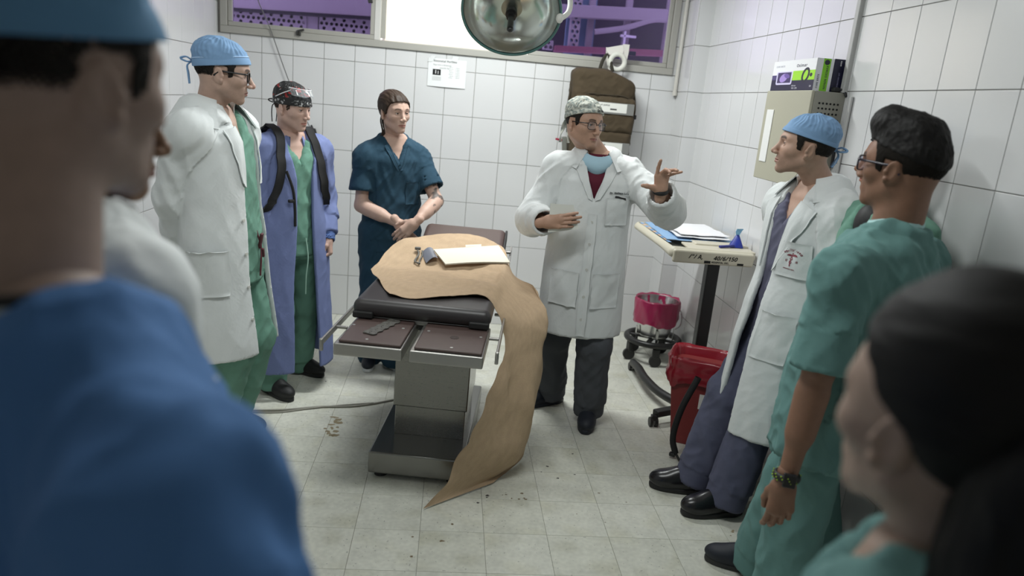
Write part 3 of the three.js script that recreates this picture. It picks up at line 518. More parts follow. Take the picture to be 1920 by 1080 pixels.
function glasses(J, mat, lens, o = {}) {
  const T = [], w = o.w ?? 0.026, h = o.h ?? 0.019, zc = o.z ?? 0.1, r = o.r ?? 0.0021, y0 = o.y ?? -0.004, cx = 0.0335;
  const ring = (c) => { const p = []; for (let i = 0; i < 20; i++) { const a = i / 20 * Math.PI * 2, ca = Math.cos(a), sa = Math.sin(a), e = 0.55; p.push([c * cx + Math.sign(ca) * Math.abs(ca) ** e * w, y0 + Math.sign(sa) * Math.abs(sa) ** e * h, zc - Math.abs(c * cx + ca * w) * 0.12]); } return p; };
  const gl = [];
  for (const c of [-1, 1]) {
    const p = ring(c); T.push(tube(p, r, 48, 6, true));
    T.push(tube([[c * (cx + w), y0 + h * 0.55, zc - 0.008], [c * 0.074, y0 + h * 0.5, zc - 0.016], [c * 0.0795, y0 + 0.007, 0.02], [c * 0.0785, y0 + 0.004, -0.012], [c * 0.077, y0 - 0.016, -0.034]], o.temple ?? 0.0024, 30, 6));
    const s = new THREE.Shape(p.map((q) => new THREE.Vector2(q[0], q[1]))), e = new THREE.ExtrudeGeometry(s, { depth: 0.0016, bevelEnabled: false, curveSegments: 4 }); e.rotateY(c * 0.12); e.translate(0, 0, zc - 0.0045 + (c > 0 ? 0.001 : 0.001)); gl.push(e);
  }
  T.push(tube([[-cx + w, y0 + 0.004, zc - 0.001], [0, y0 + 0.008, zc + 0.002], [cx - w, y0 + 0.004, zc - 0.001]], r, 10, 6));
  const m = part('glasses', J.onHead(merge(T)), mat, J.group); for (const e of gl) part('lens', J.onHead(e), lens, m); return m;
}
// ------------------------------------------------------------------ the people
const clothBump = (() => {                       // soft creases and weave, tiling every 0.4 m
  const n = 512, d = new Uint8Array(n * n * 4), f = (u, v) => { const r = (a, b, k) => 1 - Math.abs(N3(u * a + v * k, v * b, a)) * 2; return 0.5 * r(5, 2.2, 1.5) + 0.3 * r(11, 6, -4) + 0.14 * r(24, 20, 5) + 0.05 * N3(u * 160, v * 160, 3); };
  for (let y = 0; y < n; y++) for (let x = 0; x < n; x++) { const u = x / n, v = y / n, a = sstep(0, 1, u), b = sstep(0, 1, v), h = mix(mix(f(u, v), f(u - 1, v), a), mix(f(u, v - 1), f(u - 1, v - 1), a), b), i = (x + y * n) * 4; d[i] = d[i + 1] = d[i + 2] = clamp(0.5 + 0.5 * h) * 255; d[i + 3] = 255; }
  const t = new THREE.DataTexture(d, n, n); t.wrapS = t.wrapT = THREE.RepeatWrapping; t.magFilter = THREE.LinearFilter; t.needsUpdate = true; return t;
})(), CL = (r, g, b, k = 0.0038, rough = 0.88) => M(r, g, b, rough, { bumpMap: clothBump, bumpScale: k });
const whiteCoat = CL(0.70, 0.73, 0.73), whiteCoat2 = CL(0.72, 0.74, 0.74), greenScrub = CL(0.140, 0.295, 0.225), tealScrub = CL(0.118, 0.245, 0.232), navyTeal = CL(0.010, 0.045, 0.078), capBlue = M(0.20, 0.345, 0.56, 0.85), gownBlue = CL(0.075, 0.195, 0.45), gownViolet = CL(0.165, 0.205, 0.40), black = M(0.012, 0.012, 0.013, 0.6), blackGloss = M(0.01, 0.01, 0.012, 0.25), navy = M(0.010, 0.013, 0.022, 0.6), greyPants = CL(0.075, 0.080, 0.092), violetPants = CL(0.085, 0.09, 0.145), hairDark = M(0.012, 0.009, 0.007, 0.7, { specularIntensity: 0.5 }), hairBlack = M(0.0055, 0.0048, 0.0045, 0.62, { specularIntensity: 0.5 }), hairBrown = M(0.030, 0.016, 0.009, 0.6, { specularIntensity: 0.6 }), maskBlue = M(0.42, 0.62, 0.74, 0.8), clearLens = M(0.95, 0.97, 1, 0.05, { transmission: 1, thickness: 0, ior: 1.45 }), silver = M(0.55, 0.55, 0.55, 0.3, { metalness: 0.9 }), whitePlain = M(0.74, 0.75, 0.75, 0.8), button = M(0.6, 0.6, 0.57, 0.35), maroon = M(0.12, 0.012, 0.03, 0.9);
const slot = M(0.16, 0.17, 0.17, 0.9);
const alphaText = (w, h, draw, color, rough = 0.8) => { const t = canvasTex(w, h, (c) => { c.fillStyle = '#000'; c.fillRect(0, 0, w, h); c.fillStyle = c.strokeStyle = '#fff'; draw(c, w, h); }); t.colorSpace = THREE.NoColorSpace; return new THREE.MeshStandardMaterial({ color, alphaMap: t, transparent: true, alphaTest: 0.4, roughness: rough }); };
function buttons(J, g, list, x = 0.004) {
  const dir = new THREE.Vector3(0, 0, -1).transformDirection(J.MU).toArray();
  for (const y of list) { const p = J.U([x, y, 0]).map((v, i) => v - dir[i] * 0.35); let t = 0; for (let k = 0; k < 60; k++) t += g.D(p[0] + dir[0] * t, p[1] + dir[1] * t, p[2] + dir[2] * t) * 0.7; const h = p.map((v, i) => v + dir[i] * t); part('button', cyl(0.0075, 0.0075, 0.007, [h[0], h[1], h[2] + 0.004], [Math.PI / 2, 0, 0], 14), button, g.mesh); }
}
const relaxed = { curl: [0.35, 0.45, 0.5, 0.55], thumb: [[0.034, 0.036, 0.018], [0.040, 0.064, 0.028], [0.038, 0.088, 0.032]] };
const fist = { curl: [[1.1, 1.4, 0.9], [1.15, 1.45, 0.9], [1.2, 1.45, 0.9], [1.25, 1.45, 0.9]], thumb: [[0.036, 0.038, 0.020], [0.034, 0.064, 0.036], [0.018, 0.074, 0.044]] };

const capField = (() => { const B = craniumBlob({}, 0.0105); return (x, y, z) => B.dist(x, y, z); })();
let J4, gown4, J7;
// ---- doctor in the middle, talking and pointing
{
  const J = figure({
    label: 'person in white coat, camouflage cap and glasses gesturing with a raised hand', x: 2.235, z: 1.60, yaw: -8, H: 1.665, wide: 1.07, deep: 1.08, shoulders: 1.0,
    head: { skin: '#b58f7a', yaw: 33, pitch: 3, roll: -2, at: [-0.085, 1.640, 0.020], wide: 1.06, jaw: 1.12, brow: '#2c211c', stubble: 0.10, nose: 1.0, neckR: 0.062, gaze: [10, 0], lips: '#8d5650' },
    arms: { R: { at: [1.978, 1.098, 1.862], pole: [-0.5, -0.9, -0.35], hand: { dir: [0.86, 0.22, 0.45], palm: [0.25, -0.1, -1], curl: [[0.20, 0.40, 0.25], [0.22, 0.42, 0.25], [0.24, 0.45, 0.25], [0.26, 0.45, 0.25]], thumb: [[0.032, 0.040, 0.020], [0.030, 0.070, 0.030], [0.020, 0.094, 0.030]] } },
            L: { at: [2.462, 1.300, 2.00], pole: [1, -0.9, 0], hand: { dir: [-0.12, 0.95, 0.25], palm: [0.15, -0.25, 1], curl: [[0.15, 0.2, 0.1], [0.75, 0.6, 0.3], [0.55, 0.5, 0.3], [0.25, 0.25, 0.2]], fan: [-0.05, -0.35, -0.75, -1.15], thumb: [[0.050, 0.030, 0.010], [0.078, 0.040, 0.014], [0.100, 0.046, 0.016]] } } },
    feet: { R: [2.125, 1.44, -62], L: [2.330, 1.68, -14] },
  });
  trousers(J, greyPants, { r: [0.090, 0.084, 0.084], drop: 0.02 });
  for (const q of ['L', 'R']) shoe(J, q, J.feet[q], [navy, navy], { name: 'clog', bulk: 1.12 });
  scrubTop(J, maroon, { hem: 0.85, v: 0, sleeve: 0.4, rs: [0.052, 0.054, 0.054], name: 'undershirt', wide: 0.92, neck: 0.062, fold: () => 0 });
  const c = coat(J, whiteCoat2, { hem: 0.555, belly: 0.020, swing: 0.03, deep: 1.16, open: [[1.235, -0.03], [1.26, 0.0], [1.41, 0.046], [1.5, 0.07]], rs: [0.078, 0.080, 0.066], wide: 0.98, hollow: true, flare: 0.005 });
  collarOf(J, whiteCoat2, { from: 40 });
  for (const s of [-1, 1]) sewOn(J, c, 'lapel', whiteCoat2, [[s * 0.050, 1.41, 0], [s * 0.008, 1.265, 0], [s * 0.030, 1.275, 0], [s * 0.100, 1.41, 0]], { nu: 8, nv: 10, th: 0.004 });
  sewOn(J, c, 'chest_pocket', whiteCoat2, [[0.065, 1.15, 0], [0.175, 1.15, 0], [0.175, 1.285, 0], [0.065, 1.285, 0]], { th: 0.004, sag: 0.004 });
  const pen = sewOn(J, c, 'pen', black, [[0.105, 1.287, 0], [0.160, 1.278, 0], [0.160, 1.287, 0], [0.105, 1.297, 0]], { nu: 4, nv: 2, th: 0.009 });
  for (const s of [-1, 1]) sewOn(J, c, 'pocket', whiteCoat2, [[s * 0.105 - 0.07, 0.72, 0], [s * 0.105 + 0.07, 0.72, 0], [s * 0.105 + 0.07, 0.90, 0], [s * 0.105 - 0.07, 0.90, 0]], { th: 0.004, sag: 0.004 });
  sewOn(J, c, 'placket', whiteCoat2, [[-0.022, 0.572, 0], [0.024, 0.572, 0], [0.024, 1.20, 0], [-0.022, 1.20, 0]], { nu: 4, nv: 40, th: 0.003 });
  buttons(J, c, [0.66, 0.78, 0.92, 1.05, 1.16], 0.0);
  sewOn(J, c, 'embroidered_name', alphaText(256, 48, (x) => { x.font = 'italic bold 30px serif'; x.fillText('Dr. Nuitson Laiz', 8, 34); }, 0x1a1c24), [[0.070, 1.300, 0], [0.175, 1.300, 0], [0.175, 1.322, 0], [0.070, 1.322, 0]], { nu: 10, nv: 3, lift: 0.003, th: 0.0008 });
  // surgical mask pulled down under the chin
  const rows = [0, 1, 2, 3, 4, 5, 6, 7, 8].map((j) => { const r = []; for (let i = 0; i <= 20; i++) { const a = R(mix(-78, 78, i / 20)), t = j / 8, rr = 0.075 + 0.022 * Math.sin(t * Math.PI) + 0.005 * (j % 2); r.push(J.U([Math.sin(a) * rr, 1.500 - 0.060 * t - 0.050 * Math.cos(a) ** 2 * (0.4 + 0.6 * t), Math.cos(a) * rr * 1.02 + 0.020])); } return r; });
  part('face_mask', sheet(rows, 0.004), maskBlue, J.group);
  part('wrist_band', new THREE.TorusGeometry(0.030, 0.006, 8, 24).scale(1, 1, 1.6).applyMatrix4(new THREE.Matrix4().makeRotationX(Math.PI / 2)).applyMatrix4(J.handM.L), black, J.group);
  hairShell(J, hairDark, { t: 0.004 });
  const camo = (x, y, z) => { const a = N3(x * 55, y * 70, z * 55), b = N3(x * 90 + 7, y * 110, z * 90); return a > 0.12 ? [0.50, 0.51, 0.45] : b > 0.1 ? [0.20, 0.235, 0.22] : b < -0.25 ? [0.30, 0.29, 0.24] : [0.36, 0.385, 0.355]; };
  const cap = scrubCap(J, vcol(0.9), { color: camo, tilt: -0.30, line: 0.034, puff: 0.010, name: 'camouflage_cap', band: 0.022 });
  part('cap_lettering', J.onHead(patchOn((x, y, z) => capField(x, y, z), [[-0.012, 0.062, 0.30], [0.045, 0.062, 0.28], [0.045, 0.082, 0.28], [-0.012, 0.082, 0.30]], [0, 0, -1], { nu: 8, nv: 3, lift: 0.004, th: 0.001 })), alphaText(128, 48, (x) => { x.font = 'bold 36px sans-serif'; x.fillText('Dr. Ra', 2, 38); }, 0x15171a), cap);
  const tail = []; for (const k of [-1, 1]) tail.push(sheet([0, 1, 2, 3, 4, 5].map((j) => [0, 1, 2].map((i) => [k * (0.014 + j * 0.003) + (i - 1) * 0.016 * Math.cos(j * 0.6) - 0.02 * j * 0.2, 0.002 - j * 0.024, -0.108 - 0.020 * Math.sin(j * 0.55 + 0.3) + (i - 1) * 0.009])), 0.004));
  const tg = merge(tail); tg.setAttribute('color', new THREE.Float32BufferAttribute(Array.from({ length: tg.attributes.position.count }, (_, i) => camo(tg.attributes.position.getX(i), tg.attributes.position.getY(i), tg.attributes.position.getZ(i))).flat(), 3)); part('cap_tail', J.onHead(tg), vcol(0.9), cap);
  glasses(J, blackGloss, clearLens, { w: 0.027, h: 0.019, r: 0.0018 });
}
// ---- woman in teal scrubs behind the operating table
{
  const J = figure({
    label: 'person in dark teal scrubs with hands clasped behind the operating table', x: 1.190, z: 1.03, yaw: 22, H: 1.625, wide: 0.96, shoulders: 0.94, shrug: -0.025,
    head: { skin: '#c3a292', yaw: 36, pitch: 2, roll: 2, fem: true, brow: '#2d1b12', neckR: 0.049, lips: '#96584f', nose: 0.85, gaze: [18, 0], at: [-0.012, 1.635, 0.026] },
    arms: { R: { at: [1.248, 0.930, 1.225], pole: [-1, -0.35, -0.3], hand: { dir: [0.66, -0.72, 0.18], palm: [0.1, -0.2, -1], curl: [[0.4, 0.6, 0.3], [0.4, 0.6, 0.3], [0.45, 0.6, 0.3], [0.5, 0.6, 0.3]], size: 0.92 } },
            L: { at: [1.342, 0.945, 1.268], pole: [1, -0.3, -0.6], hand: { dir: [-0.72, -0.66, 0.14], palm: [0.05, -0.25, -1], curl: [[0.35, 0.5, 0.3], [0.4, 0.55, 0.3], [0.4, 0.55, 0.3], [0.45, 0.6, 0.3]], size: 0.94 } } },
    feet: { R: [1.10, 1.0, 0], L: [1.27, 1.04, 48] }, armR: 0.96,
    tattoo: (x, y, z) => x > 0.16 && y > 0.93 && y < 1.16 && N3(x * 28, y * 24, z * 28) > 0.16 ? [0.11, 0.085, 0.075] : null,
  });
  trousers(J, navyTeal, { r: [0.100, 0.082, 0.078] });
  for (const q of ['L', 'R']) shoe(J, q, J.feet[q], [navy, whitePlain], { size: 0.92 });
  const t = scrubTop(J, navyTeal, { v: 1.325, vSlope: 2.3, neck: 0.058, hem: 0.80, sleeve: 0.70, rs: [0.062, 0.078, 0.08] });
  sewOn(J, t, 'chest_pocket', navyTeal, [[0.045, 1.10, 0], [0.14, 1.10, 0], [0.14, 1.235, 0], [0.045, 1.235, 0]], { th: 0.003, sag: 0.003 });
  for (const s of [-1, 1]) sewOn(J, t, 'neck_band', navyTeal, [[s * 0.002, 1.300, 0], [s * 0.018, 1.304, 0], [s * 0.082, 1.436, 0], [s * 0.060, 1.444, 0]], { nu: 4, nv: 12, th: 0.004 });
  const line = curve([[-0.13, -0.085], [-0.07, -0.080], [-0.035, -0.045], [-0.022, 0.0], [0.006, 0.004], [0.016, -0.014], [0.030, -0.008], [0.046, 0.030], [0.060, 0.054], [0.085, 0.064], [0.13, 0.068]]);
  const h = hairShell(J, hairBrown, { t: 0.009, line, build: (B) => B.ell([0, 0.062, -0.04], [0.072, 0.062, 0.082], 0.03).ell([0, 0.0, -0.100], [0.034, 0.045, 0.032], 0.02), fold: (x, y, z) => 0.0035 * N3(x * 70, y * 22, z * 14) + 0.0022 * N3(x * 170, y * 50, z * 30) - 0.006 * Math.exp(-((x - 0.012) * (x - 0.012)) / 0.00004) * sstep(0.0, 0.06, y) });
  const strands = []; for (let i = 0; i < 9; i++) { const a = 0.045 + rnd() * 0.02, s = i < 6 ? -1 : 1; strands.push(tube([[s * a, -0.01, -0.05 + i * 0.004], [s * (a + 0.014), -0.055, -0.04 + rnd() * 0.02], [s * (a + 0.006), -0.10 - rnd() * 0.03, -0.035 + rnd() * 0.02], [s * (a + 0.004 + rnd() * 0.012), -0.135 - rnd() * 0.02, -0.03 + rnd() * 0.03]], 0.0035, 14, 5)); }
  part('strand', J.onHead(merge(strands)), hairBrown, h);
}
// ---- man in the open violet gown with a printed black cap
{
  const J = figure({
    label: 'person in open violet-blue gown with printed black cap and goggles on the forehead', x: 0.690, z: 1.36, yaw: 42, H: 1.62, wide: 1.0, shoulders: 1.0, straight: true,
    head: { skin: '#c4a294', yaw: 62, pitch: 8, roll: 0, brow: '#4a3328', stubble: 0.08, lips: '#a8685c', nose: 0.9, gaze: [10, 0], at: [0, 1.628, 0.03] },
    arms: { R: { at: [0.630, 0.765, 1.50], pole: [-0.9, -0.2, 0.1], hand: { ...fist, dir: [0.28, -0.95, 0.25], palm: [0.6, 0.1, -0.7] } },
            L: { at: [0.885, 0.830, 1.30], pole: [-0.1, -0.1, -1], hand: { ...fist, dir: [0.12, -0.98, 0.12], palm: [-0.6, 0, 0.2] } } },
    feet: { R: [0.665, 1.50, 48], L: [0.745, 1.17, 62] }, hip: [0, 0, 0],
  });
  trousers(J, greenScrub, { r: [0.094, 0.080, 0.080], name: 'scrub_trousers' });
  part('drawstring', tube([[0.01, 0.86, 0.155], [0.018, 0.76, 0.165], [0.012, 0.66, 0.16], [0.016, 0.56, 0.15]], 0.0035, 20, 6), M(0.35, 0.55, 0.45, 0.9), J.group);
  for (const q of ['L', 'R']) shoe(J, q, J.feet[q], [black, black], { name: 'clog', bulk: 1.05 });
  scrubTop(J, greenScrub, { v: 1.32, hem: 0.82, sleeve: 0.3, rs: [0.056, 0.056, 0.056], wide: 0.94 });
  const g = coat(J, gownViolet, { name: 'gown', hem: 0.16, open: [[0.16, 0.085], [0.6, 0.075], [1.0, 0.050], [1.25, 0.048], [1.40, 0.075], [1.5, 0.08]], openX: 0.012, rs: [0.072, 0.068, 0.054], flare: 0.065, wide: 0.97, deep: 1.03, sleeve: { L: 1.86, R: 1.86 } });
  for (const q of ['L', 'R']) { const e = J.el[q], w = J.wr[q], B = new Blob(), a = e.map((v, i) => mix(v, w[i], 0.72)), b = e.map((v, i) => mix(v, w[i], 0.99)); B.cone(a, b, 0.046, 0.037, 0); B.sub(coneD(e.map((v, i) => mix(v, w[i], 0.94)), e.map((v, i) => mix(v, w[i], 1.3)), 0.031, 0.031), 0.003); part('cuff', surface(B, 0.006, { fold: (x, y, z) => 0.0012 * Math.sin(y * 420) }), M(0.10, 0.17, 0.40, 0.9), g.mesh); }
  collarOf(J, gownViolet, { from: 30, profile: [[0.078, 1.452], [0.070, 1.478], [0.068, 1.500], [0.074, 1.500], [0.090, 1.462]], parent: g.mesh, name: 'neck_band' });
  hairShell(J, hairBrown, { t: 0.0035 });
  const print = (x, y, z) => { const a = N3(x * 38 + 3, y * 44, z * 38), b = N3(x * 95, y * 95, z * 95 + 4), front = z > 0.02; if (front && y > 0.075 && y < 0.112 && a > 0.05) return [0.42, 0.012, 0.012]; if (y + z * -0.12 < 0.040 && b > 0.22 && (z < 0.01 || z > 0.06) && a > -0.1) return [0.40, 0.40, 0.40]; if (b > 0.5 && a < 0) return [0.25, 0.25, 0.25]; if (a < -0.42) return [0.26, 0.015, 0.015]; return [0.010, 0.010, 0.011]; };
  const cap = scrubCap(J, vcol(0.7), { color: print, tilt: -0.10, line: 0.012, puff: 0.006, name: 'printed_cap', band: 0.02, cell: 0.0028 });
  capTies(J, black, cap, { at: [0, 0.004, -0.112], len: 0.11 });
  // safety goggles pushed up on the cap
  const gp = [], gq = []; for (let j = 0; j <= 6; j++) { const r = []; for (let i = 0; i <= 16; i++) { const a = R(mix(-66, 66, i / 16)), v = j / 6, dip = 0.012 * Math.exp(-((a) ** 2) * 18) * (1 - v); r.push([Math.sin(a) * 0.085, 0.072 + 0.036 * v + dip, Math.cos(a) * 0.112 + 0.002 - 0.026 * v]); } gp.push(r); }
  const gm = part('goggles', J.onHead(sheet(gp, 0.0022)), M(0.9, 0.93, 0.95, 0.06, { transmission: 0.85, thickness: 0, ior: 1.5 }), J.group);
  for (const s of [-1, 1]) part('temple_arm', J.onHead(tube([[s * 0.076, 0.095, 0.035], [s * 0.087, 0.075, 0.0], [s * 0.088, 0.045, -0.05]], 0.003, 12, 6)), M(0.7, 0.72, 0.74, 0.2), gm);
  part('top_rim', J.onHead(tube(gp[6], 0.0026, 30, 6)), M(0.75, 0.76, 0.78, 0.15), gm);
  J4 = J; gown4 = g;
}
// ---- tall man in the open white coat, hands behind his back
{
  const J = figure({
    label: 'tall person in open white coat, green scrubs, blue cap and black glasses, hands behind back', x: 0.555, z: 2.03, yaw: 74, H: 1.765, wide: 1.02, deep: 1.05, shoulders: 0.98, lean: [-3, 0],
    head: { skin: '#b99a8a', yaw: 104, pitch: 6, roll: 0, brow: '#20150f', stubble: 0.28, nose: 1.18, redNose: true, lips: '#9c5f56', at: [0, 1.628, 0.055] },
    arms: { R: { at: [0.385, 0.870, 2.04], pole: [-1, -0.1, 0.75], hand: { dir: [0.2, -0.3, -0.9], palm: [-1, 0, 0], ...relaxed } }, L: { at: [0.395, 0.880, 1.94], pole: [-1, -0.1, -0.6], hand: { dir: [-0.1, -0.4, 0.9], palm: [-1, 0, 0], ...relaxed } } },
    feet: { R: [0.54, 2.12, 80], L: [0.58, 1.93, 72] },
  });
  trousers(J, greenScrub, { r: [0.098, 0.086, 0.086], name: 'scrub_trousers' });
  for (const q of ['L', 'R']) shoe(J, q, J.feet[q], [black, black], { name: 'clog' });
  const st = scrubTop(J, greenScrub, { v: 1.33, hem: 0.76, sleeve: 0.3, rs: [0.056, 0.056, 0.056], wide: 0.95, belly: 0.01 });
  part('badge_clip', merge(bx(0.018, 0.075, 0.012, [0.03, 0.955, 0.165], [0.3, 0, 0.25], 0.004), bx(0.012, 0.05, 0.010, [0.045, 0.90, 0.168], [0.2, 0, 0.5], 0.004)), M(0.10, 0.022, 0.03, 0.5), J.group);
  part('lanyard', tube([[0.02, 1.0, 0.15], [0.03, 0.93, 0.166], [0.026, 0.80, 0.166]], 0.004, 12, 6), M(0.12, 0.03, 0.04, 0.6), J.group);
  const c = coat(J, whiteCoat, { hem: 0.46, open: [[0.46, 0.115], [0.8, 0.110], [1.1, 0.096], [1.30, 0.082], [1.40, 0.075], [1.5, 0.075]], openX: 0.050, rs: [0.080, 0.082, 0.064], flare: 0.035, deep: 1.0 });
  collarOf(J, whiteCoat, { from: 50, parent: c.mesh, profile: [[0.076, 1.46], [0.078, 1.512], [0.088, 1.538], [0.118, 1.520], [0.168, 1.455]] });
  for (const s of [-1, 1]) sewOn(J, c, 'lapel', whiteCoat, [[s * 0.078 + 0.05, 1.415, 0], [s * 0.092 + 0.05, 1.17, 0], [s * 0.112 + 0.05, 1.19, 0], [s * 0.140 + 0.03, 1.40, 0]], { nu: 8, nv: 14, th: 0.005, lift: 0.003 });
  sewOn(J, c, 'pocket', whiteCoat, [[-0.10, 0.74, 0.02], [-0.10, 0.74, 0.16], [-0.10, 0.925, 0.16], [-0.10, 0.925, 0.02]].map(([x, y, z]) => [-0.02, y, z - 0.03]), { dir: [1, 0, 0], th: 0.006, sag: 0.022 });
  buttons(J, c, [0.62, 0.76, 0.90, 1.04], -0.082);
  hairShell(J, hairDark, { t: 0.005 });
  const cap = scrubCap(J, capBlue, { tilt: -0.22, line: 0.026, puff: 0.014, band: 0.030 });
  part('band_seam', J.onHead((() => { const B = craniumBlob({}, 0.0125), c1 = (x, y, z) => (0.056 - y + z * 0.22) * 0.95; B.cut(c1, 0.001).cut((x, y, z) => -(0.061 - y + z * 0.22), 0.001).sub(craniumBlobCache, 0); return surface(B, 0.003); })()), M(0.42, 0.60, 0.85, 0.8), cap);
  capTies(J, capBlue, cap, { at: [0, 0.020, -0.120], len: 0.09 });
  glasses(J, blackGloss, clearLens, { w: 0.025, h: 0.020, r: 0.0028, temple: 0.0034 });
}
// ---- man in the white coat leaning on the tiled wall
{
  const J = figure({
    label: 'person in white coat and blue cap standing with its back to the tiled wall', x: 2.945, z: 2.42, yaw: -78, H: 1.69, wide: 1.0, lean: [0, 0], hip: [0, -0.01, -0.02], straight: true, shrug: -0.02,
    head: { skin: '#b5927f', yaw: -108, pitch: -5, roll: 0, brow: '#20150f', stubble: 0.26, nose: 1.0, lips: '#9c5f56', at: [0, 1.628, 0.095] },
    arms: { R: { at: [3.05, 0.80, 2.20], pole: [0.6, -0.2, -0.8], hand: { dir: [-0.1, -1, 0], palm: [0, 0, 1], ...relaxed } }, L: { at: [2.975, 0.775, 2.665], pole: [0.9, -0.1, 0.5], hand: { dir: [-0.22, -0.95, 0.0], palm: [0.1, -0.1, -1], ...relaxed } } },
    feet: { R: [2.655, 2.325, -100], L: [2.735, 2.51, -82] },
  });
  trousers(J, violetPants, { r: [0.088, 0.082, 0.088], drop: 0.03 });
  for (const q of ['L', 'R']) shoe(J, q, J.feet[q], [blackGloss, black], { name: 'clog', bulk: 1.15, size: 1.03 });
  scrubTop(J, M(0.115, 0.115, 0.175, 0.9), { v: 1.30, hem: 0.74, sleeve: 0.3, rs: [0.056, 0.056, 0.056], wide: 0.95 });
  const c = coat(J, whiteCoat, { hem: 0.41, swing: 0.085, open: [[0.40, 0.06], [0.7, 0.05], [1.0, 0.035], [1.25, 0.04], [1.40, 0.064], [1.5, 0.07]], openX: -0.015, rs: [0.076, 0.076, 0.062], deep: 1.0, wide: 0.97 });
  collarOf(J, whiteCoat, { from: 48, parent: c.mesh });
  for (const s of [-1, 1]) sewOn(J, c, 'lapel', whiteCoat, [[s * 0.070 - 0.015, 1.415, 0], [s * 0.045 - 0.015, 1.12, 0], [s * 0.062 - 0.015, 1.14, 0], [s * 0.150, 1.385, 0]], { nu: 8, nv: 14, th: 0.005, lift: 0.003 });
  sewOn(J, c, 'chest_pocket', whiteCoat, [[0.055, 1.115, 0], [0.165, 1.115, 0], [0.165, 1.255, 0], [0.055, 1.255, 0]], { th: 0.004, sag: 0.004 });
  sewOn(J, c, 'pocket', whiteCoat, [[0.055, 0.76, 0], [0.185, 0.76, 0], [0.185, 0.96, 0], [0.055, 0.96, 0]], { th: 0.004, sag: 0.008, nv: 14 });
  const crest = alphaText(192, 256, (x) => {
    x.lineWidth = 7; x.beginPath(); x.moveTo(96, 70); x.lineTo(96, 196); x.stroke(); x.beginPath(); x.arc(96, 62, 9, 0, 7); x.fill();
    for (const s of [-1, 1]) { x.beginPath(); x.moveTo(96, 78); x.quadraticCurveTo(96 + s * 44, 56, 96 + s * 60, 86); x.quadraticCurveTo(96 + s * 30, 92, 96, 98); x.fill(); }
    x.lineWidth = 5; x.beginPath(); for (let y = 98; y < 186; y++) { const a = Math.sin((y - 98) / 12) * (20 - (y - 98) * 0.16); y === 98 ? x.moveTo(96 + a, y) : x.lineTo(96 + a, y); } x.stroke(); x.beginPath(); for (let y = 98; y < 186; y++) { const a = -Math.sin((y - 98) / 12) * (20 - (y - 98) * 0.16); y === 98 ? x.moveTo(96 + a, y) : x.lineTo(96 + a, y); } x.stroke();
    x.font = 'bold 30px serif'; x.fillText('U', 30, 150); x.fillText('S', 146, 150);
    x.font = 'bold 22px sans-serif'; const w = 'DOCTOR PERO'; for (let i = 0; i < w.length; i++) { const a = -2.45 + i * 0.175; x.save(); x.translate(96 + Math.cos(a) * 92, 116 + Math.sin(a) * 80); x.rotate(a + Math.PI / 2); x.fillText(w[i], -7, 0); x.restore(); }
    x.font = '13px sans-serif'; x.fillText('UNIVERSITY', 56, 20); x.fillText('PREVENTION CORPS', 30, 226);
  }, 0x8a4650);
  sewOn(J, c, 'crest', crest, [[0.070, 1.135, 0], [0.146, 1.135, 0], [0.146, 1.235, 0], [0.070, 1.235, 0]], { nu: 10, nv: 12, lift: 0.0085, th: 0.0008 });
  hairShell(J, hairDark, { t: 0.005 });
  const cap = scrubCap(J, capBlue, { tilt: -0.16, line: 0.034, puff: 0.014, band: 0.018 });
  capTies(J, capBlue, cap, { at: [0, 0.010, -0.118], len: 0.07 });
  J7 = J;
}
// ---- person half hidden behind the one with the wrist watch
{
  const J = figure({
    label: 'person in green scrubs mostly hidden behind the bespectacled person with the watch', x: 3.025, z: 2.82, yaw: -98, H: 1.66, wide: 1.0,
    head: { skin: '#8d6248', yaw: -128, pitch: 0, brow: '#20150f', cell: 0.0035, at: [0, 1.630, 0.02] },
    arms: { R: { wr: [-0.24, 0.86, 0.06], hand: { dir: [0, -1, 0], palm: [0, 0, 1], ...relaxed } }, L: { wr: [0.24, 0.86, 0.06], hand: { dir: [0, -1, 0], palm: [0, 0, -1], ...relaxed } } },
    feet: { R: [2.95, 2.75, -105], L: [2.95, 2.96, -90] },
  });
  trousers(J, tealScrub, {}); for (const q of ['L', 'R']) shoe(J, q, J.feet[q], [black, black]);
  const t = scrubTop(J, greenScrub, { v: 1.31, hem: 0.78 });
  part('undershirt', (() => { const B = new Blob(); B.ell(J.U([0, 1.40, 0.052]), [0.06, 0.075, 0.052], 0); return surface(B, 0.008); })(), black, J.group);
  hairShell(J, hairBlack, { t: 0.008 });
}
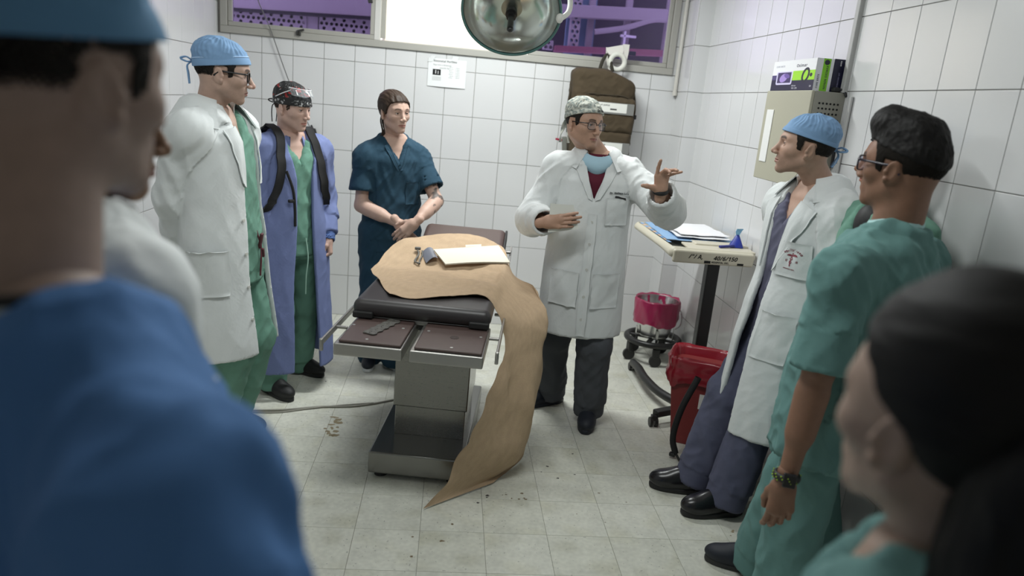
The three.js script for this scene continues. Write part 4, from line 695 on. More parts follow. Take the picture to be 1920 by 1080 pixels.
// ---- man with glasses, undercut hair and a wrist watch
{
  const J = figure({
    label: 'person in teal scrubs with tall black undercut hair, glasses and a wrist watch', x: 2.780, z: 3.20, yaw: -146, H: 1.62, wide: 1.22, shoulders: 1.46, lean: [-2, 0], shrug: -0.03, straight: true,
    head: { skin: '#83604c', yaw: -147, size: 1.03, pitch: -2, roll: 0, brow: '#17100c', wide: 1.05, lips: '#7d4b42', nose: 0.9, neckR: 0.063, cell: 0.0024, at: [0.0, 1.676, 0.01] },
    arms: { L: { at: [2.530, 0.645, 3.40], pole: [0.5, -0.1, 0.9], hand: { dir: [-0.03, -0.98, 0.05], palm: [0.35, -0.05, -1], ...relaxed, size: 1.02, cell: 0.0028 } }, R: { wr: [-0.26, 0.86, 0.05], hand: { dir: [0, -1, 0], palm: [0, 0, 1], ...relaxed } } },
    feet: { R: [2.715, 2.885, -112], L: [2.66, 3.22, -120] }, armR: 1.08, bodyCell: 0.008,
  });
  trousers(J, tealScrub, { r: [0.104, 0.094, 0.094], name: 'scrub_trousers' });
  for (const q of ['L', 'R']) { const s = shoe(J, q, J.feet[q], [navy, M(0.03, 0.03, 0.03, 0.7)], { name: 'sneaker' }); }
  const t = scrubTop(J, tealScrub, { v: 1.34, vSlope: 1.8, hem: 0.72, sleeve: 0.98, rs: [0.070, 0.086, 0.092], wide: 1.02, belly: 0.01, cell: 0.0075 });
  collarOf(J, M(0.42, 0.66, 0.66, 0.85), { from: 62, profile: [[0.074, 1.475], [0.076, 1.500], [0.078, 1.520], [0.084, 1.518], [0.090, 1.485]], name: 'undershirt_collar' });
  collarOf(J, tealScrub, { from: 40, profile: [[0.090, 1.465], [0.092, 1.486], [0.095, 1.494], [0.102, 1.490], [0.122, 1.458]], name: 'neck_band', parent: t.mesh });
  // wrist watch
  const W = (g) => g.applyMatrix4(J.handM.L), w = part('wrist_watch', W(bx(0.036, 0.042, 0.012, [0.004, -0.026, -0.033], [0, 0, 0], 0.004)), M(0.02, 0.02, 0.022, 0.12), J.group);
  part('strap', W(new THREE.TorusGeometry(0.0315, 0.0075, 10, 32).scale(1, 1, 1.5).rotateX(Math.PI / 2).translate(0, -0.026, 0)), M(0.012, 0.012, 0.012, 0.6), w);
  const dots = []; for (let i = 0; i < 11; i++) for (let j = 0; j < 3; j++) { const a = Math.PI * (0.05 + i * 0.16) + j * 0.12; dots.push(place(new THREE.SphereGeometry(0.0022, 6, 5), [Math.cos(a) * 0.0383, -0.033 + j * 0.007, Math.sin(a) * 0.0383])); }
  part('strap_dot', W(merge(dots)), M(0.35, 0.55, 0.02, 0.7), w);
  // hair: shaved sides painted by stubble-short shell, long top
  hairShell(J, M(0.011, 0.009, 0.007, 0.8, { specularIntensity: 0.3 }), { t: 0.0042, cell: 0.003, line: curve([[-0.13, -0.095], [-0.06, -0.088], [-0.044, -0.060], [-0.034, 0.010], [0.012, 0.018], [0.020, -0.022], [0.034, -0.020], [0.042, 0.034], [0.058, 0.066], [0.13, 0.074]]), amp: 0.0010, freq: 160 }).name = 'shaved_hair';
  hairShell(J, hairBlack, { t: 0.0055, cell: 0.003, line: curve([[-0.13, 0.0], [-0.09, 0.010], [-0.04, 0.030], [0.02, 0.045], [0.06, 0.062], [0.13, 0.066]]), build: (B) => B.ell([0, 0.098, 0.006], [0.070, 0.052, 0.096], 0.03).ell([0, 0.118, 0.050], [0.056, 0.040, 0.050], 0.025), fold: (x, y, z) => 0.004 * N3(x * 34, y * 20, z * 20) + 0.0035 * Math.max(0, N3(x * 90, y * 40, z * 60)) + 0.0012 * N3(x * 260, y * 90, z * 120) });
  glasses(J, M(0.02, 0.014, 0.03, 0.2), M(0.92, 0.94, 1, 0.04, { transmission: 1, thickness: 0, ior: 1.5 }), { w: 0.027, h: 0.020, r: 0.0026, temple: 0.0036 });
}
// ---- woman in the right foreground
{
  const J = figure({
    label: 'person with dark hair pinned up and teal scrubs, nearest the camera', x: 2.020, z: 4.585, yaw: -140, H: 1.46, wide: 0.98, shrug: -0.04,
    head: { skin: '#a88e7e', yaw: -165, nose: 0.5, pitch: 0, roll: 0, fem: true, size: 0.97, brow: '#17100c', neckR: 0.047, at: [0.0, 1.645, 0.015], cell: 0.0024 },
    arms: { R: { wr: [-0.25, 0.84, 0.05], hand: { dir: [0, -1, 0], palm: [0, 0, 1], ...relaxed } }, L: { wr: [0.25, 0.84, 0.05], hand: { dir: [0, -1, 0], palm: [0, 0, -1], ...relaxed } } },
    feet: { R: [2.06, 4.51, -140], L: [1.93, 4.63, -140] }, noFeet: 1,
  });
  trousers(J, tealScrub, { cell: 0.014 }); for (const q of ['L', 'R']) shoe(J, q, J.feet[q], [black, black], { size: 0.9 });
  scrubTop(J, tealScrub, { v: 1.33, hem: 0.76 });
  const line = curve([[-0.13, -0.062], [-0.07, -0.058], [-0.045, -0.035], [-0.030, 0.006], [-0.004, 0.022], [0.020, 0.050], [0.05, 0.078], [0.08, 0.092], [0.13, 0.10]]);
  const strandFold = (x, y, z) => 0.0025 * N3(x * 14, y * 40, z * 10) + 0.0010 * N3(x * 30, y * 90, z * 24);
  const h = hairShell(J, hairBlack, { t: 0.010, line, build: (B) => B.ell([0, 0.066, -0.030], [0.088, 0.096, 0.104], 0.03), fold: strandFold, cell: 0.0034 });
  const bun = new Blob(); bun.ell([0, 0.020, -0.140], [0.060, 0.058, 0.046], 0).ell([0.02, 0.045, -0.15], [0.035, 0.034, 0.032], 0.012).ell([-0.02, 0.0, -0.15], [0.036, 0.036, 0.032], 0.012);
  bun.cone([0, -0.03, -0.115], [0.01, -0.20, -0.125], 0.072, 0.080, 0.05).cone([0.01, -0.20, -0.125], [0.02, -0.34, -0.13], 0.080, 0.05, 0.04);
  part('bun', J.onHead(surface(bun, 0.0034, { fold: (x, y, z) => 0.004 * N3(x * 30, y * 20, z * 30) + 0.0015 * N3(x * 80, y * 40, z * 80) })), hairBlack, h);
}
// ---- man in the blue gown in the left foreground
{
  const J = figure({
    label: 'person in blue surgical gown and blue cap, large in the left foreground', x: 1.150, z: 4.50, yaw: 136, H: 1.685, wide: 1.08, shoulders: 1.40, shrug: -0.045,
    head: { skin: '#a38a7e', yaw: 153, pitch: 2, roll: 0, brow: '#20150f', stubble: 0.2, neckR: 0.062, size: 0.995, at: [0.058, 1.682, 0.047], cell: 0.003 },
    arms: { R: { wr: [-0.375, 0.88, 0.02], pole: [0.7, 0, 0.8], hand: { dir: [0, -1, -0.3], palm: [0, 0, 1], ...relaxed } }, L: { wr: [0.28, 0.90, 0.10], hand: { dir: [0, -1, 0], palm: [0, 0, -1], ...relaxed } } },
    feet: { R: [1.21, 4.60, 130], L: [1.19, 4.40, 140] },
  });
  trousers(J, gownBlue, { cell: 0.014 }); for (const q of ['L', 'R']) shoe(J, q, J.feet[q], [black, black]);
  scrubTop(J, M(0.60, 0.66, 0.66, 0.9), { v: 0, hem: 0.80, neck: 0.066, sleeve: 0.3, name: 'undershirt', wide: 0.9, fold: () => 0, rs: [0.046, 0.05, 0.05] });
  const g = coat(J, gownBlue, { name: 'gown', hem: 0.45, hollow: false, rs: [0.078, 0.090, 0.074], wide: 1.0, neck: 0.122 });
  collarOf(J, M(0.60, 0.66, 0.66, 0.9), { from: 25, profile: [[0.080, 1.44], [0.078, 1.478], [0.084, 1.492], [0.105, 1.480], [0.150, 1.440]], name: 'undershirt_collar' });
  part('lanyard', tube([0, 1, 2, 3, 4, 5, 6, 7, 8, 9, 10, 11].map((i) => { const a = i / 12 * Math.PI * 2; return J.U([Math.sin(a) * 0.098, 1.496 - 0.05 * clamp(Math.cos(a)), Math.cos(a) * 0.092 - 0.014]); }), 0.006, 60, 6, true), black, J.group);
  hairShell(J, hairDark, { t: 0.004 });
  const cap = scrubCap(J, M(0.115, 0.27, 0.46, 0.85), { tilt: -0.10, line: 0.036, puff: 0.014, band: 0.035 });
}
// ---- person in the white coat behind the blue gown
{
  const J = figure({
    label: 'person in white coat seen in profile behind the blue gown', x: 0.985, z: 4.12, yaw: 138, H: 1.675, wide: 1.0,
    head: { skin: '#7c5a42', yaw: 106, pitch: 4, roll: 0, brow: '#20150f', nose: 0.85, lips: '#7d4b42', at: [0, 1.630, 0.03] },
    arms: { R: { wr: [-0.25, 0.86, 0.06], hand: { dir: [0, -1, 0], palm: [0, 0, 1], ...relaxed } }, L: { wr: [0.25, 0.86, 0.06], hand: { dir: [0, -1, 0], palm: [0, 0, -1], ...relaxed } } },
    feet: { R: [1.02, 4.23, 100], L: [1.03, 4.03, 110] },
  });
  trousers(J, greyPants, { cell: 0.014 }); for (const q of ['L', 'R']) shoe(J, q, J.feet[q], [black, black]);
  const c = coat(J, whiteCoat, { hem: 0.55, rs: [0.076, 0.074, 0.06] });
  collarOf(J, whiteCoat, { from: 40, parent: c.mesh });
  hairShell(J, hairBlack, { t: 0.010 });
}
// ------------------------------------------------------------------ window and what lies beyond it
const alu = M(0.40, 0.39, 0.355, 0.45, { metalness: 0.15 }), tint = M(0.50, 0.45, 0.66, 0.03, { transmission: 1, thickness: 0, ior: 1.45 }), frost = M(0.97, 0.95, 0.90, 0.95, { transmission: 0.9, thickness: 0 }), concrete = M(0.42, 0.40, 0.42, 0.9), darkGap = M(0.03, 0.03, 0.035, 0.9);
{
  const H = WIN.y1 - WIN.y0, yc = (WIN.y0 + WIN.y1) / 2, W = struct('window_1', merge(bx(WIN.x1 - WIN.x0, 0.045, 0.10, [(WIN.x0 + WIN.x1) / 2, WIN.y0 + 0.0225, -0.03]), bx(WIN.x1 - WIN.x0, 0.045, 0.10, [(WIN.x0 + WIN.x1) / 2, WIN.y1 - 0.0225, -0.03]), bx(0.045, H - 0.09, 0.10, [WIN.x0 + 0.0225, yc, -0.03]), bx(0.045, H - 0.09, 0.10, [WIN.x1 - 0.0225, yc, -0.03])), alu);
  const sash = (x0, x1, y0, mat, z, deep) => {
    const y1 = WIN.y1 - 0.045, s = part('sash', merge(bx(x1 - x0, deep, 0.035, [(x0 + x1) / 2, y0 + deep / 2, z]), bx(x1 - x0, 0.03, 0.035, [(x0 + x1) / 2, y1 - 0.015, z]), bx(0.03, y1 - y0 - deep - 0.03, 0.034, [x0 + 0.015, (y0 + y1) / 2, z]), bx(0.03, y1 - y0 - deep - 0.03, 0.034, [x1 - 0.015, (y0 + y1) / 2, z])), alu, W);
    part('pane', bx(x1 - x0 - 0.05, y1 - y0 - deep - 0.02, 0.004, [(x0 + x1) / 2, (y0 + deep + y1 - 0.03) / 2, z], [0, 0, 0], 0), mat, s);
  };
  sash(WIN.x0 + 0.046, 0.945, WIN.y0 + 0.046, tint, -0.012, 0.03); sash(0.982, 1.99, WIN.y0 + 0.046, frost, -0.058, 0.004); sash(1.99, WIN.x1 - 0.046, WIN.y0 + 0.046, tint, -0.012, 0.03);
  part('mullion', bx(0.040, H - 0.09, 0.06, [0.963, yc, -0.02]), M(0.62, 0.61, 0.58, 0.5), W);
  part('latch', merge(bx(0.012, 0.03, 0.02, [0.440, 1.945, 0.028]), bx(0.012, 0.03, 0.02, [0.458, 1.942, 0.028]), bx(0.05, 0.014, 0.012, [0.462, 1.962, 0.028], [0, 0, 0.3])), M(0.03, 0.03, 0.028, 0.4), W);
  part('latch', bx(0.03, 0.075, 0.024, [0.905, 2.215, 0.02], [0, 0, 0.25]), M(0.02, 0.02, 0.02, 0.5), W);
}
// pierced block screens and beams of the neighbouring building
function blockPanel(parent, x0, y0, nx, ny, pitch, z) {
  const S = new THREE.Shape([[0, 0], [pitch * 2, 0], [pitch * 2, pitch * 1.8], [0, pitch * 1.8]].map((p) => new THREE.Vector2(...p)));
  for (const [a, b] of [[0.5, 0.45], [1.5, 0.45], [0.0, 1.35], [1.0, 1.35]]) { if (a === 0) continue; const h = new THREE.Path(); h.absarc(a * pitch, b * pitch, pitch * 0.34, 0, Math.PI * 2); S.holes.push(h); }
  const g = new THREE.ExtrudeGeometry(S, { depth: 0.08, bevelEnabled: false, curveSegments: 10 });
  for (let i = 0; i < nx; i++) for (let j = 0; j < ny; j++) { const m = part('pierced_block', g, concrete, parent); m.position.set(x0 + i * pitch * 2, y0 + j * pitch * 1.8, z); }
}
{
  const t = thing('neighbouring_building', 'concrete beams and pierced block screens beyond the tinted window panes', 'building', [0, 0, -1.5]);
  const A = (name, g, m = concrete) => part(name, g, m, t);
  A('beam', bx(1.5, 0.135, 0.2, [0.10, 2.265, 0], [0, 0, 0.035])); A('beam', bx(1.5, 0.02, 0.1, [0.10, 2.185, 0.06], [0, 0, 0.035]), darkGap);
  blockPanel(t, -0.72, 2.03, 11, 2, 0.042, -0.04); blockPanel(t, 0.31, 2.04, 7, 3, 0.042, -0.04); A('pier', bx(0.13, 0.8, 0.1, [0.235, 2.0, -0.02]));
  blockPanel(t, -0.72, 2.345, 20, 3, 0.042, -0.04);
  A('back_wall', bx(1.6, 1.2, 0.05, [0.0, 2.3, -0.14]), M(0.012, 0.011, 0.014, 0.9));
  A('beam', bx(1.15, 0.10, 0.12, [2.92, 2.455, 0.05], [0, 0, 0.05])); A('beam', bx(1.15, 0.05, 0.12, [2.92, 2.14, 0.05], [0, 0, 0.05]), M(0.30, 0.12, 0.16, 0.8));
  for (const x of [2.66, 2.99, 3.36]) A('post', bx(0.055, 1.0, 0.06, [x, 2.4, -0.05]));
  A('diagonal_pipe', tube([[2.68, 2.28, 0.09], [2.95, 2.34, 0.09], [3.2, 2.43, 0.09], [3.45, 2.44, 0.09]], 0.024, 20, 8)); A('tap', merge(bx(0.14, 0.02, 0.02, [2.98, 2.27, 0.1]), bx(0.02, 0.14, 0.02, [2.95, 2.24, 0.1])), M(0.8, 0.8, 0.85, 0.4));
  blockPanel(t, 2.47, 2.10, 1, 7, 0.042, -0.02); blockPanel(t, 2.25, 2.10, 1, 1, 0.042, -0.02);
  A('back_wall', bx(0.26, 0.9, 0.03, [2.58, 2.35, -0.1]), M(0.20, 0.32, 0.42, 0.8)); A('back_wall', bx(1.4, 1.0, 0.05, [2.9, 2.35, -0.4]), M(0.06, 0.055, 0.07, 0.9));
}
solo('water_pipe', merge(cyl(0.013, 0.013, 1.08, [3.045, 2.31, 0.03]), cyl(0.017, 0.017, 0.03, [3.045, 1.785, 0.03])), M(0.62, 0.60, 0.55, 0.5), 'thin white vertical pipe beside the window frame', 'pipe');
// ------------------------------------------------------------------ on the back wall
{
  const paper = (w, h, draw) => new THREE.MeshStandardMaterial({ map: canvasTex(w, h, draw), roughness: 0.9, side: THREE.DoubleSide });
  const t = thing('notice', 'white notice sheets with a small dark picture taped below the window', 'notice', [1.44, 1.785, 0.006]);
  const flat = (x0, y0, x1, y1, curl) => sheet([0, 1, 2, 3].map((j) => [0, 1, 2, 3, 4].map((i) => { const u = i / 4, v = j / 3; return [mix(x0, x1, u), mix(y0, y1, v), 0.003 + curl * Math.sin(u * 3) * (1 - v)]; })), 0.001);
  part('sheet', flat(-0.125, -0.10, 0.135, 0.085, 0.006), paper(256, 192, (c, w, h) => { c.fillStyle = '#e6e8e8'; c.fillRect(0, 0, w, h); c.fillStyle = '#555'; c.font = 'bold 19px sans-serif'; c.fillText('Neonatal Portion', 34, 24); c.font = '12px sans-serif'; c.fillText('flujo recto a distancias', 34, 48); c.fillText('posición fija', 78, 68); c.fillStyle = '#141414'; c.fillRect(32, 74, 54, 40); c.fillStyle = '#bbb'; c.fillRect(48, 80, 8, 24); c.fillRect(66, 84, 6, 22); c.fillStyle = '#999'; for (let i = 0; i < 5; i++) c.fillRect(30, 124 + i * 6, 60, 2); c.strokeStyle = '#9aa'; c.beginPath(); c.moveTo(150, 46); c.quadraticCurveTo(140, 90, 156, 130); c.moveTo(196, 46); c.quadraticCurveTo(206, 90, 192, 130); c.stroke(); for (let i = 0; i < 7; i++) { c.fillRect(140 + (i % 2) * 6, 52 + i * 12, 26, 2); c.fillRect(184, 56 + i * 11, 30, 2); } }), t);
  part('tape', sheet([[[-0.13, 0.06, 0.006], [-0.10, 0.06, 0.006]], [[-0.105, 0.10, 0.006], [-0.075, 0.10, 0.006]]], 0.001), M(0.75, 0.76, 0.76, 0.3), t); part('tape', sheet([[[0.03, 0.075, 0.007], [0.07, 0.07, 0.007]], [[0.04, 0.11, 0.007], [0.08, 0.105, 0.007]]], 0.001), M(0.75, 0.76, 0.76, 0.3), t);
}
{
  const t = thing('pendant_switch', 'black pendant switch on a thin grey wire down the back wall', 'switch', [0.19, 1.30, 0.02]);
  part('wire', tube([[-0.03, 0.95, 0.01], [0.0, 0.82, 0.012], [0.066, 0.68, 0.01], [0.197, 0.34, 0.008], [0.322, 0.08, 0.008], [0.355, 0.02, 0.012]], 0.0032, 60, 6), M(0.12, 0.12, 0.12, 0.6), t);
  part('switch', merge(bx(0.040, 0.056, 0.030, [0.372, 0.004, 0.018], [0, 0, 0.3], 0.010), cyl(0.006, 0.008, 0.03, [0.36, 0.04, 0.016], [0, 0, 0.4], 10)), black, t);
}
{ // medic's backpack hung from the window
  const cloth = M(0.060, 0.042, 0.022, 0.92), clothD = M(0.042, 0.031, 0.018, 0.92), t = thing('hanging_backpack', 'brown medical backpack hanging on the back wall below the window', 'backpack', [2.51, 1.30, 0.012]);
  const B = new Blob(); B.box([0, 0.40, 0.10], [0.215, 0.20, 0.095], 0.06).cut((x, y, z) => (y - 0.60 + Math.max(0, x - 0.02) * 0.45) * 0.9, 0.03);
  const soft = folds([[10, 10, 10, 0.006, 1], [22, 22, 22, 0.003, 1]]); part('main_bag', surface(B, 0.008, { fold: soft }), cloth, t);
  const C = new Blob(); C.box([0.01, 0.30, 0.20], [0.205, 0.115, 0.035], 0.03); part('upper_pocket', surface(C, 0.008, { fold: soft }), cloth, t);
  const D = new Blob(); D.box([0.01, 0.105, 0.12], [0.205, 0.10, 0.11], 0.045); part('lower_pocket', surface(D, 0.008, { fold: soft }), cloth, t);
  for (const [y, z] of [[0.345, 0.246], [0.085, 0.244]]) { const g = part('label_sleeve', bx(0.37, 0.075, 0.004, [0.02, y, z]), M(0.20, 0.20, 0.19, 0.3), t); const m = new THREE.MeshStandardMaterial({ roughness: 0.6, map: canvasTex(256, 64, (c, w, h) => { c.fillStyle = '#dcdcd6'; c.fillRect(0, 0, w, h); c.fillStyle = '#333'; c.font = 'bold 15px sans-serif'; c.fillText('FUNDA AT JORGE', 14, 22); c.fillText('PAGINA', 14, 50); c.fillRect(140, 38, 46, 10); }) }); part('name_label', new THREE.PlaneGeometry(0.25, 0.06).translate(0.03, y + 0.004, z + 0.0035), m, g); }
  part('zip', tube([[-0.17, 0.39, 0.20], [-0.12, 0.425, 0.21], [0.0, 0.43, 0.212], [0.15, 0.425, 0.21], [0.20, 0.39, 0.195]], 0.005, 30, 6), clothD, t);
  part('carry_handle', tube([[-0.03, 0.595, 0.09], [-0.01, 0.66, 0.07], [0.02, 0.70, 0.05], [0.04, 0.66, 0.07], [0.06, 0.59, 0.09]], 0.012, 24, 8), M(0.03, 0.026, 0.018, 0.9), t);
  part('buckle', bx(0.02, 0.03, 0.02, [0.232, 0.30, 0.18]), black, t); part('buckle', bx(0.02, 0.03, 0.02, [-0.222, 0.36, 0.15]), black, t);
  part('side_strap', tube([[0.215, 0.48, 0.12], [0.232, 0.36, 0.15], [0.225, 0.18, 0.15]], 0.008, 16, 6), clothD, t); part('side_strap', tube([[-0.21, 0.50, 0.12], [-0.228, 0.36, 0.14], [-0.215, 0.16, 0.14]], 0.008, 16, 6), clothD, t);
  part('red_pull_tab', bx(0.06, 0.014, 0.008, [-0.262, 0.105, 0.14], [0, 0, -0.12]), M(0.30, 0.01, 0.04, 0.6), t); part('sheath', bx(0.03, 0.16, 0.03, [-0.225, 0.05, 0.15], [0, 0, 0.12]), M(0.16, 0.16, 0.14, 0.6), t);
}
{ // white roll with straps at the window
  const t = thing('tape_roll', 'white ring of tape with white straps hung on the window sill', 'tape', [2.60, 1.955, 0.06]);
  part('ring', place(new THREE.TorusGeometry(0.050, 0.017, 12, 36), [0, 0, 0.02]), M(0.66, 0.66, 0.60, 0.6), t);
  part('strap', merge(sheet([[[-0.085, 0.085, 0.0], [0.03, 0.115, 0.0]], [[-0.078, 0.060, 0.014], [0.035, 0.080, 0.014]], [[-0.06, 0.04, 0.026], [0.03, 0.05, 0.03]]], 0.006), sheet([[[-0.085, 0.09, 0], [-0.06, 0.085, 0]], [[-0.082, 0.03, 0.012], [-0.055, 0.03, 0.012]], [[-0.066, -0.03, 0.016], [-0.045, -0.03, 0.016]]], 0.005), sheet([[[0.03, 0.12, 0], [0.075, 0.12, 0]], [[0.035, 0.07, 0.02], [0.07, 0.07, 0.02]], [[0.04, 0.02, 0.02], [0.065, 0.02, 0.02]]], 0.005), sheet([[[-0.06, -0.03, 0.012], [-0.035, -0.045, 0.012]], [[-0.055, -0.075, 0.02], [-0.03, -0.08, 0.02]], [[-0.045, -0.10, 0.015], [-0.022, -0.10, 0.015]]], 0.005)), M(0.62, 0.60, 0.56, 0.7), t);
  part('dark_clip', bx(0.05, 0.026, 0.02, [0.095, 0.065, 0.02]), M(0.02, 0.018, 0.05, 0.4), t);
}
// ------------------------------------------------------------------ on the right wall
{
  const beige = M(0.40, 0.385, 0.30, 0.55), side = M(0.27, 0.265, 0.225, 0.5), t = thing('wall_cabinet', 'beige metal wall box with perforated side and white strip', 'cabinet', [3.103, 1.375, 1.895]);
  part('body', bx(0.138, 0.415, 0.445, [0.0, 0.2075, 0.0]), side, t);
  const d = part('door', bx(0.014, 0.415, 0.458, [-0.076, 0.2075, -0.006]), beige, t); part('label_strip', bx(0.004, 0.245, 0.075, [-0.085, 0.205, -0.155], [0, 0, 0], 0.0018), M(0.78, 0.78, 0.76, 0.4), d);
  const holes = []; for (let i = 0; i < 6; i++) for (let j = 0; j < 9; j++) holes.push(cyl(0.0042, 0.0042, 0.003, [-0.042 + i * 0.0165, 0.365 - j * 0.021, 0.2228], [Math.PI / 2, 0, 0], 10)); const hm = part('vent_hole', merge(holes), M(0.01, 0.01, 0.01, 0.9), t);
  part('plug', merge(bx(0.034, 0.036, 0.03, [0.028, 0.285, 0.238], [0, 0, 0], 0.008), tube([[0.03, 0.27, 0.245], [0.05, 0.25, 0.25], [0.058, 0.20, 0.235], [0.06, 0.10, 0.235]], 0.006, 16, 6)), black, t);
  part('plug', merge(bx(0.03, 0.02, 0.03, [0.03, 0.426, 0.20], [0, 0, 0], 0.006), tube([[0.03, 0.426, 0.2], [0.055, 0.426, 0.22], [0.064, 0.40, 0.235]], 0.005, 12, 6)), black, t);
}
{
  const face = new THREE.MeshStandardMaterial({ roughness: 0.45, map: canvasTex(512, 256, (c, w, h) => {
    c.fillStyle = '#e9eaec'; c.fillRect(0, 0, w, h); c.fillStyle = '#1d1b38'; c.fillRect(0, 150, w, h); c.fillStyle = '#4b4272'; c.fillRect(0, 120, 70, 40);
    c.fillStyle = '#9fdc2a'; c.fillRect(260, 92, 252, 78); c.fillStyle = '#8a8d9c'; c.font = 'bold 20px sans-serif'; c.fillText('CURE BRITE', 36, 54); c.fillStyle = '#15152a'; c.font = 'bold 34px sans-serif'; c.fillText('Oximar', 290, 62);
    c.fillStyle = '#cfc9e6'; c.beginPath(); c.roundRect(58, 92, 200, 112, 16); c.fill(); c.fillStyle = '#3a2f5c'; c.fillRect(74, 100, 168, 88); c.fillStyle = '#a58cd0'; c.beginPath(); c.ellipse(150, 146, 50, 34, -0.4, 0, 7); c.fill(); c.fillStyle = '#6c55a0'; c.beginPath(); c.ellipse(190, 130, 36, 18, 0.3, 0, 7); c.fill();
    c.fillStyle = '#15152a'; c.beginPath(); c.ellipse(410, 130, 42, 62, 0.3, 0, 7); c.fill(); c.fillStyle = '#9fdc2a'; c.beginPath(); c.ellipse(410, 130, 22, 42, 0.3, 0, 7); c.fill(); c.fillStyle = '#15152a'; c.beginPath(); c.arc(470, 130, 15, 0, 7); c.fill(); c.fillStyle = '#fff'; c.font = '16px sans-serif'; c.fillText('60 min', 266, 220); c.fillText('100 / 200', 266, 240); c.fillText('Q8', 470, 226);
  }) }), navyBox = M(0.012, 0.011, 0.045, 0.45);
  const t = thing('monitor_carton', 'white and navy printed carton with lime picture on the wall box', 'box', [3.075, 1.7905, 1.865]);
  part('carton', bx(0.075, 0.135, 0.43, [0, 0.0675, 0], [0, 0, 0], 0.001), M(0.74, 0.74, 0.74, 0.5), t); part('printed_face', new THREE.PlaneGeometry(0.43, 0.135).rotateY(-Math.PI / 2).translate(-0.0385, 0.0675, 0), face, t);
  part('printed_end', new THREE.PlaneGeometry(0.075, 0.135).translate(0, 0.0675, 0.2158), new THREE.MeshStandardMaterial({ roughness: 0.45, map: canvasTex(128, 256, (c, w, h) => { c.fillStyle = '#d9dade'; c.fillRect(0, 0, w, h); c.fillStyle = '#7cc11f'; c.fillRect(48, 0, 56, h); c.fillStyle = '#1a1a30'; c.beginPath(); c.arc(76, 30, 20, 0, 7); c.fill(); c.save(); c.translate(92, 240); c.rotate(-Math.PI / 2); c.font = 'bold 24px sans-serif'; c.fillText('NONIN OXIMAX', 0, 0); c.restore(); c.save(); c.translate(32, 236); c.rotate(-Math.PI / 2); c.font = 'bold 20px sans-serif'; c.fillText('CURE BRITE', 0, 0); c.restore(); }) }), t);
  const u = thing('navy_carton', 'narrow navy blue carton at the end of the wall box', 'box', [3.138, 1.7905, 1.90]);
  part('carton', bx(0.046, 0.137, 0.36, [0, 0.0685, 0], [0, 0, 0], 0.001), navyBox, u); part('printed_end', new THREE.PlaneGeometry(0.046, 0.137).translate(0, 0.0685, 0.1808), new THREE.MeshStandardMaterial({ roughness: 0.45, map: canvasTex(64, 192, (c, w, h) => { c.fillStyle = '#1a1a36'; c.fillRect(0, 0, w, h); c.save(); c.translate(44, 180); c.rotate(-Math.PI / 2); c.fillStyle = '#b9b6d6'; c.font = '13px sans-serif'; c.fillText('RESPIRATORY SET', 0, 0); c.font = 'bold 15px sans-serif'; c.fillStyle = '#fff'; c.fillText('onix', 140, 0); c.restore(); }) }), u);
}
{ const t = thing('cable_trunking', 'grey vertical cable trunking on the right wall', 'trunking', [3.163, 0, 2.15]); part('channel', bx(0.022, 1.06, 0.030, [0, 2.32, -0.04]), M(0.45, 0.45, 0.44, 0.5), t); part('conduit', cyl(0.007, 0.007, 0.65, [0, 1.45, 0.035], [0, 0, 0], 10), M(0.5, 0.5, 0.49, 0.5), t); }
// ------------------------------------------------------------------ surgical lamp
{
  const t = thing('surgical_lamp', 'round mirrored surgical lamp with black centre handle', 'lamp', [1.752, 2.035, 1.60]);
  const tilt = new THREE.Group(); const q = new THREE.Quaternion().setFromUnitVectors(new THREE.Vector3(0, -1, 0), new THREE.Vector3(-0.05, -0.62, 0.78).normalize());
  const mx = new THREE.Matrix4().makeRotationFromQuaternion(q), A = (n, g, m, l) => part(n, g.applyMatrix4(mx), m, t, l);
  const r = 0.232; A('dome', lathe([[r, 0.0], [r + 0.004, 0.012], [r, 0.03], [r * 0.93, 0.08], [r * 0.72, 0.13], [r * 0.4, 0.16], [0.001, 0.17]], 64), M(0.10, 0.20, 0.19, 0.35));
  A('reflector', lathe([[r - 0.008, 0.004], [r * 0.92, 0.055], [r * 0.72, 0.10], [r * 0.4, 0.13], [0.02, 0.14]], 64), M(0.78, 0.79, 0.78, 0.16, { metalness: 1 }), 'mirror reflector');
  A('rim', place(new THREE.TorusGeometry(r, 0.006, 10, 80), [0, 0, 0], [Math.PI / 2, 0, 0]), M(0.06, 0.16, 0.15, 0.3));
  A('glass_cover', cyl(r - 0.006, r - 0.006, 0.004, [0, 0.004, 0], [0, 0, 0], 64), M(0.98, 1, 0.99, 0.02, { transmission: 1, thickness: 0, ior: 1.45 }));
  A('handle', merge(cyl(0.026, 0.028, 0.03, [0, -0.005, 0]), cyl(0.016, 0.022, 0.03, [0, -0.03, 0]), cyl(0.0135, 0.015, 0.10, [0, -0.09, 0]), place(new THREE.SphereGeometry(0.0135, 16, 10), [0, -0.14, 0])), M(0.015, 0.015, 0.015, 0.3));
  A('bulb_shield', cyl(0.035, 0.05, 0.07, [0, 0.065, 0]), M(0.3, 0.3, 0.27, 0.3, { metalness: 0.8 }));
  part('yoke', merge(tube([[0.215, -0.02, 0.06], [0.262, 0.02, 0.035], [0.268, 0.09, 0.0], [0.225, 0.19, -0.05], [0.12, 0.30, -0.08], [0.0, 0.34, -0.09]], 0.013, 40, 10), place(new THREE.SphereGeometry(0.022, 14, 10).scale(0.8, 1, 1), [0.222, -0.012, 0.055])), M(0.70, 0.70, 0.66, 0.4), t);
  part('stem', merge(cyl(0.02, 0.02, 0.48, [0, 0.58, -0.09]), cyl(0.05, 0.05, 0.03, [0, 0.80, -0.09])), M(0.70, 0.70, 0.66, 0.4), t);
}
